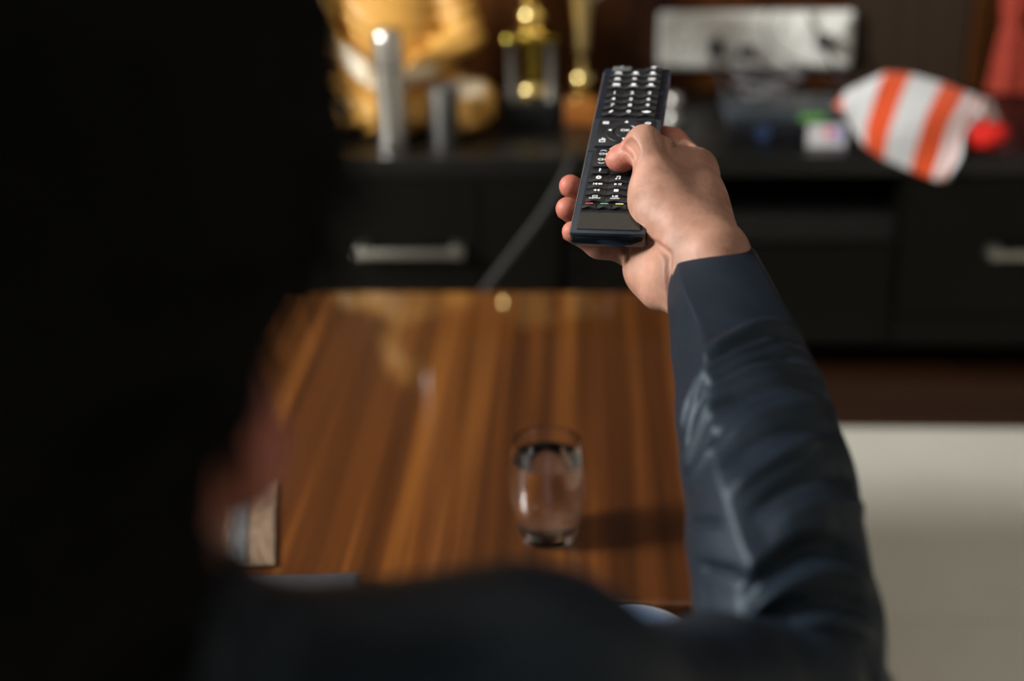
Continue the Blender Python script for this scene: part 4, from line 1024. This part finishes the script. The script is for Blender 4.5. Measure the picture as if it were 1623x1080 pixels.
    # orientation outward
    a, b_, c_ = V.reshape(-1, 3)[Q[nT*20, 0]], V.reshape(-1, 3)[Q[nT*20, 1]], V.reshape(-1, 3)[Q[nT*20, 2]]
    if np.cross(b_-a, c_-b_)@(a-C[16]) < 0: Q = Q[:, ::-1]
    return V.reshape(-1, 3), Q
V, Q = sleeve(); slv = pp('sleeve', V, Q, M['jacket'], jk)
# ---- jeans, shoes
def legs():
    g = SDF((-.45, .36, .02), (.14, 1.12, .60), .006)
    fj = lambda X, Y, Z: .003*np.sin(60*Y+20*X)
    for s_, kn in ((1, KR), (-1, KL)):
        hp = HIP+[s_*.085, -.02, -.005]; an = np.array([kn[0]-.01*s_, kn[1]+.06, .075])
        g.cap(hp, kn, .082, .060, .04, disp=fj); g.cap(kn, an, .060, .045, .03, disp=fj)
    g.ell(HIP+[0, -.02, -.02], (.165, .115, .09), .04)
    return g
g = legs(); V, Q = g.mesh(2); pp('jeans', V, Q, M['jeans'])
for kn, s_ in ((KR, 1), (KL, -1)):
    g = SDF((-.07, -.1, -.002), (.07, .2, .11), .004); g.cap((0, -.02, .045), (0, .05, .05), .043, .04, .02); g.ell((0, .1, .03), (.045, .09, .03), .03); g.ell((0, .03, .008), (.043, .12, .012), .01)
    V, Q = g.mesh(2); V[:, 2] = np.maximum(V[:, 2], .001); pp('shoe', V+np.array([kn[0]-.01*s_, kn[1]+.055, 0]), Q, M['shoe'])
# fingernails
def nail(p, nrm, long_, w_, l_):
    p, nrm, long_ = (np.array(v, float) for v in (p, nrm, long_)); nrm /= np.linalg.norm(nrm); long_ -= nrm*(long_@nrm); long_ /= np.linalg.norm(long_); sd = np.cross(nrm, long_)
    V = []; n = 6
    for lay in (0, .0006):
        for i in range(n+1):
            for j in range(n+1):
                a, b_ = -1+2*i/n, -1+2*j/n; c_ = b_*math.sqrt(1-.45*a*a)
                q = p+sd*a*w_/2+long_*c_*l_/2+nrm*(lay-.22*w_*a*a-.0008*b_*b_); V.append(q)
    m1 = (n+1)**2; Q = []
    for i in range(n):
        for j in range(n): k_ = i*(n+1)+j; Q += [(k_, k_+1, k_+n+2, k_+n+1), (m1+k_, m1+k_+n+1, m1+k_+n+2, m1+k_+1)]
    V = np.array(V)@np.array([Un, Vn, Nn])+On; pp('fingernail', V, np.array(Q), M['nail'])
nail(J[3]+[-.0035, .0070, .0058], (-.35, .72, .6), (-1, -.3, -.6), .011, .013)
for c_, r_ in (((-.0325, .062, -.0065), .0079), ((-.0315, .037, -.0075), .0079), ((-.0255, .0155, -.0105), .007)):
    nail(np.array(c_)+np.array([-.45, -.02, -.89])*(r_+.0001), (-.45, 0, -.89), (-.89, 0, .45), .0075, .0085)

# ================================================================== SOFA under the man
so = empty('sofa', (-.2, .36, 0), 'brown fabric sofa the person sits on', 'sofa')
def sp(nm, c, d, b, m=M['sofa']): MB().box((c[0]+.2, c[1]-.36, c[2]), d, b).build(nm, m, so, None, True)
sp('base', (-.2, .43, .17), (1.5, .66, .20), .02); sp('seat_cushion', (-.2, .45, .325), (1.46, .64, .11), .04)
sp('backrest', (-.2, .17, .40), (1.5, .12, .64), .04)
for x in (-.87, .47):
    for y in (.16, .70): sp('foot', (x, y, .035), (.06, .06, .07), .005, M['table_edge'])
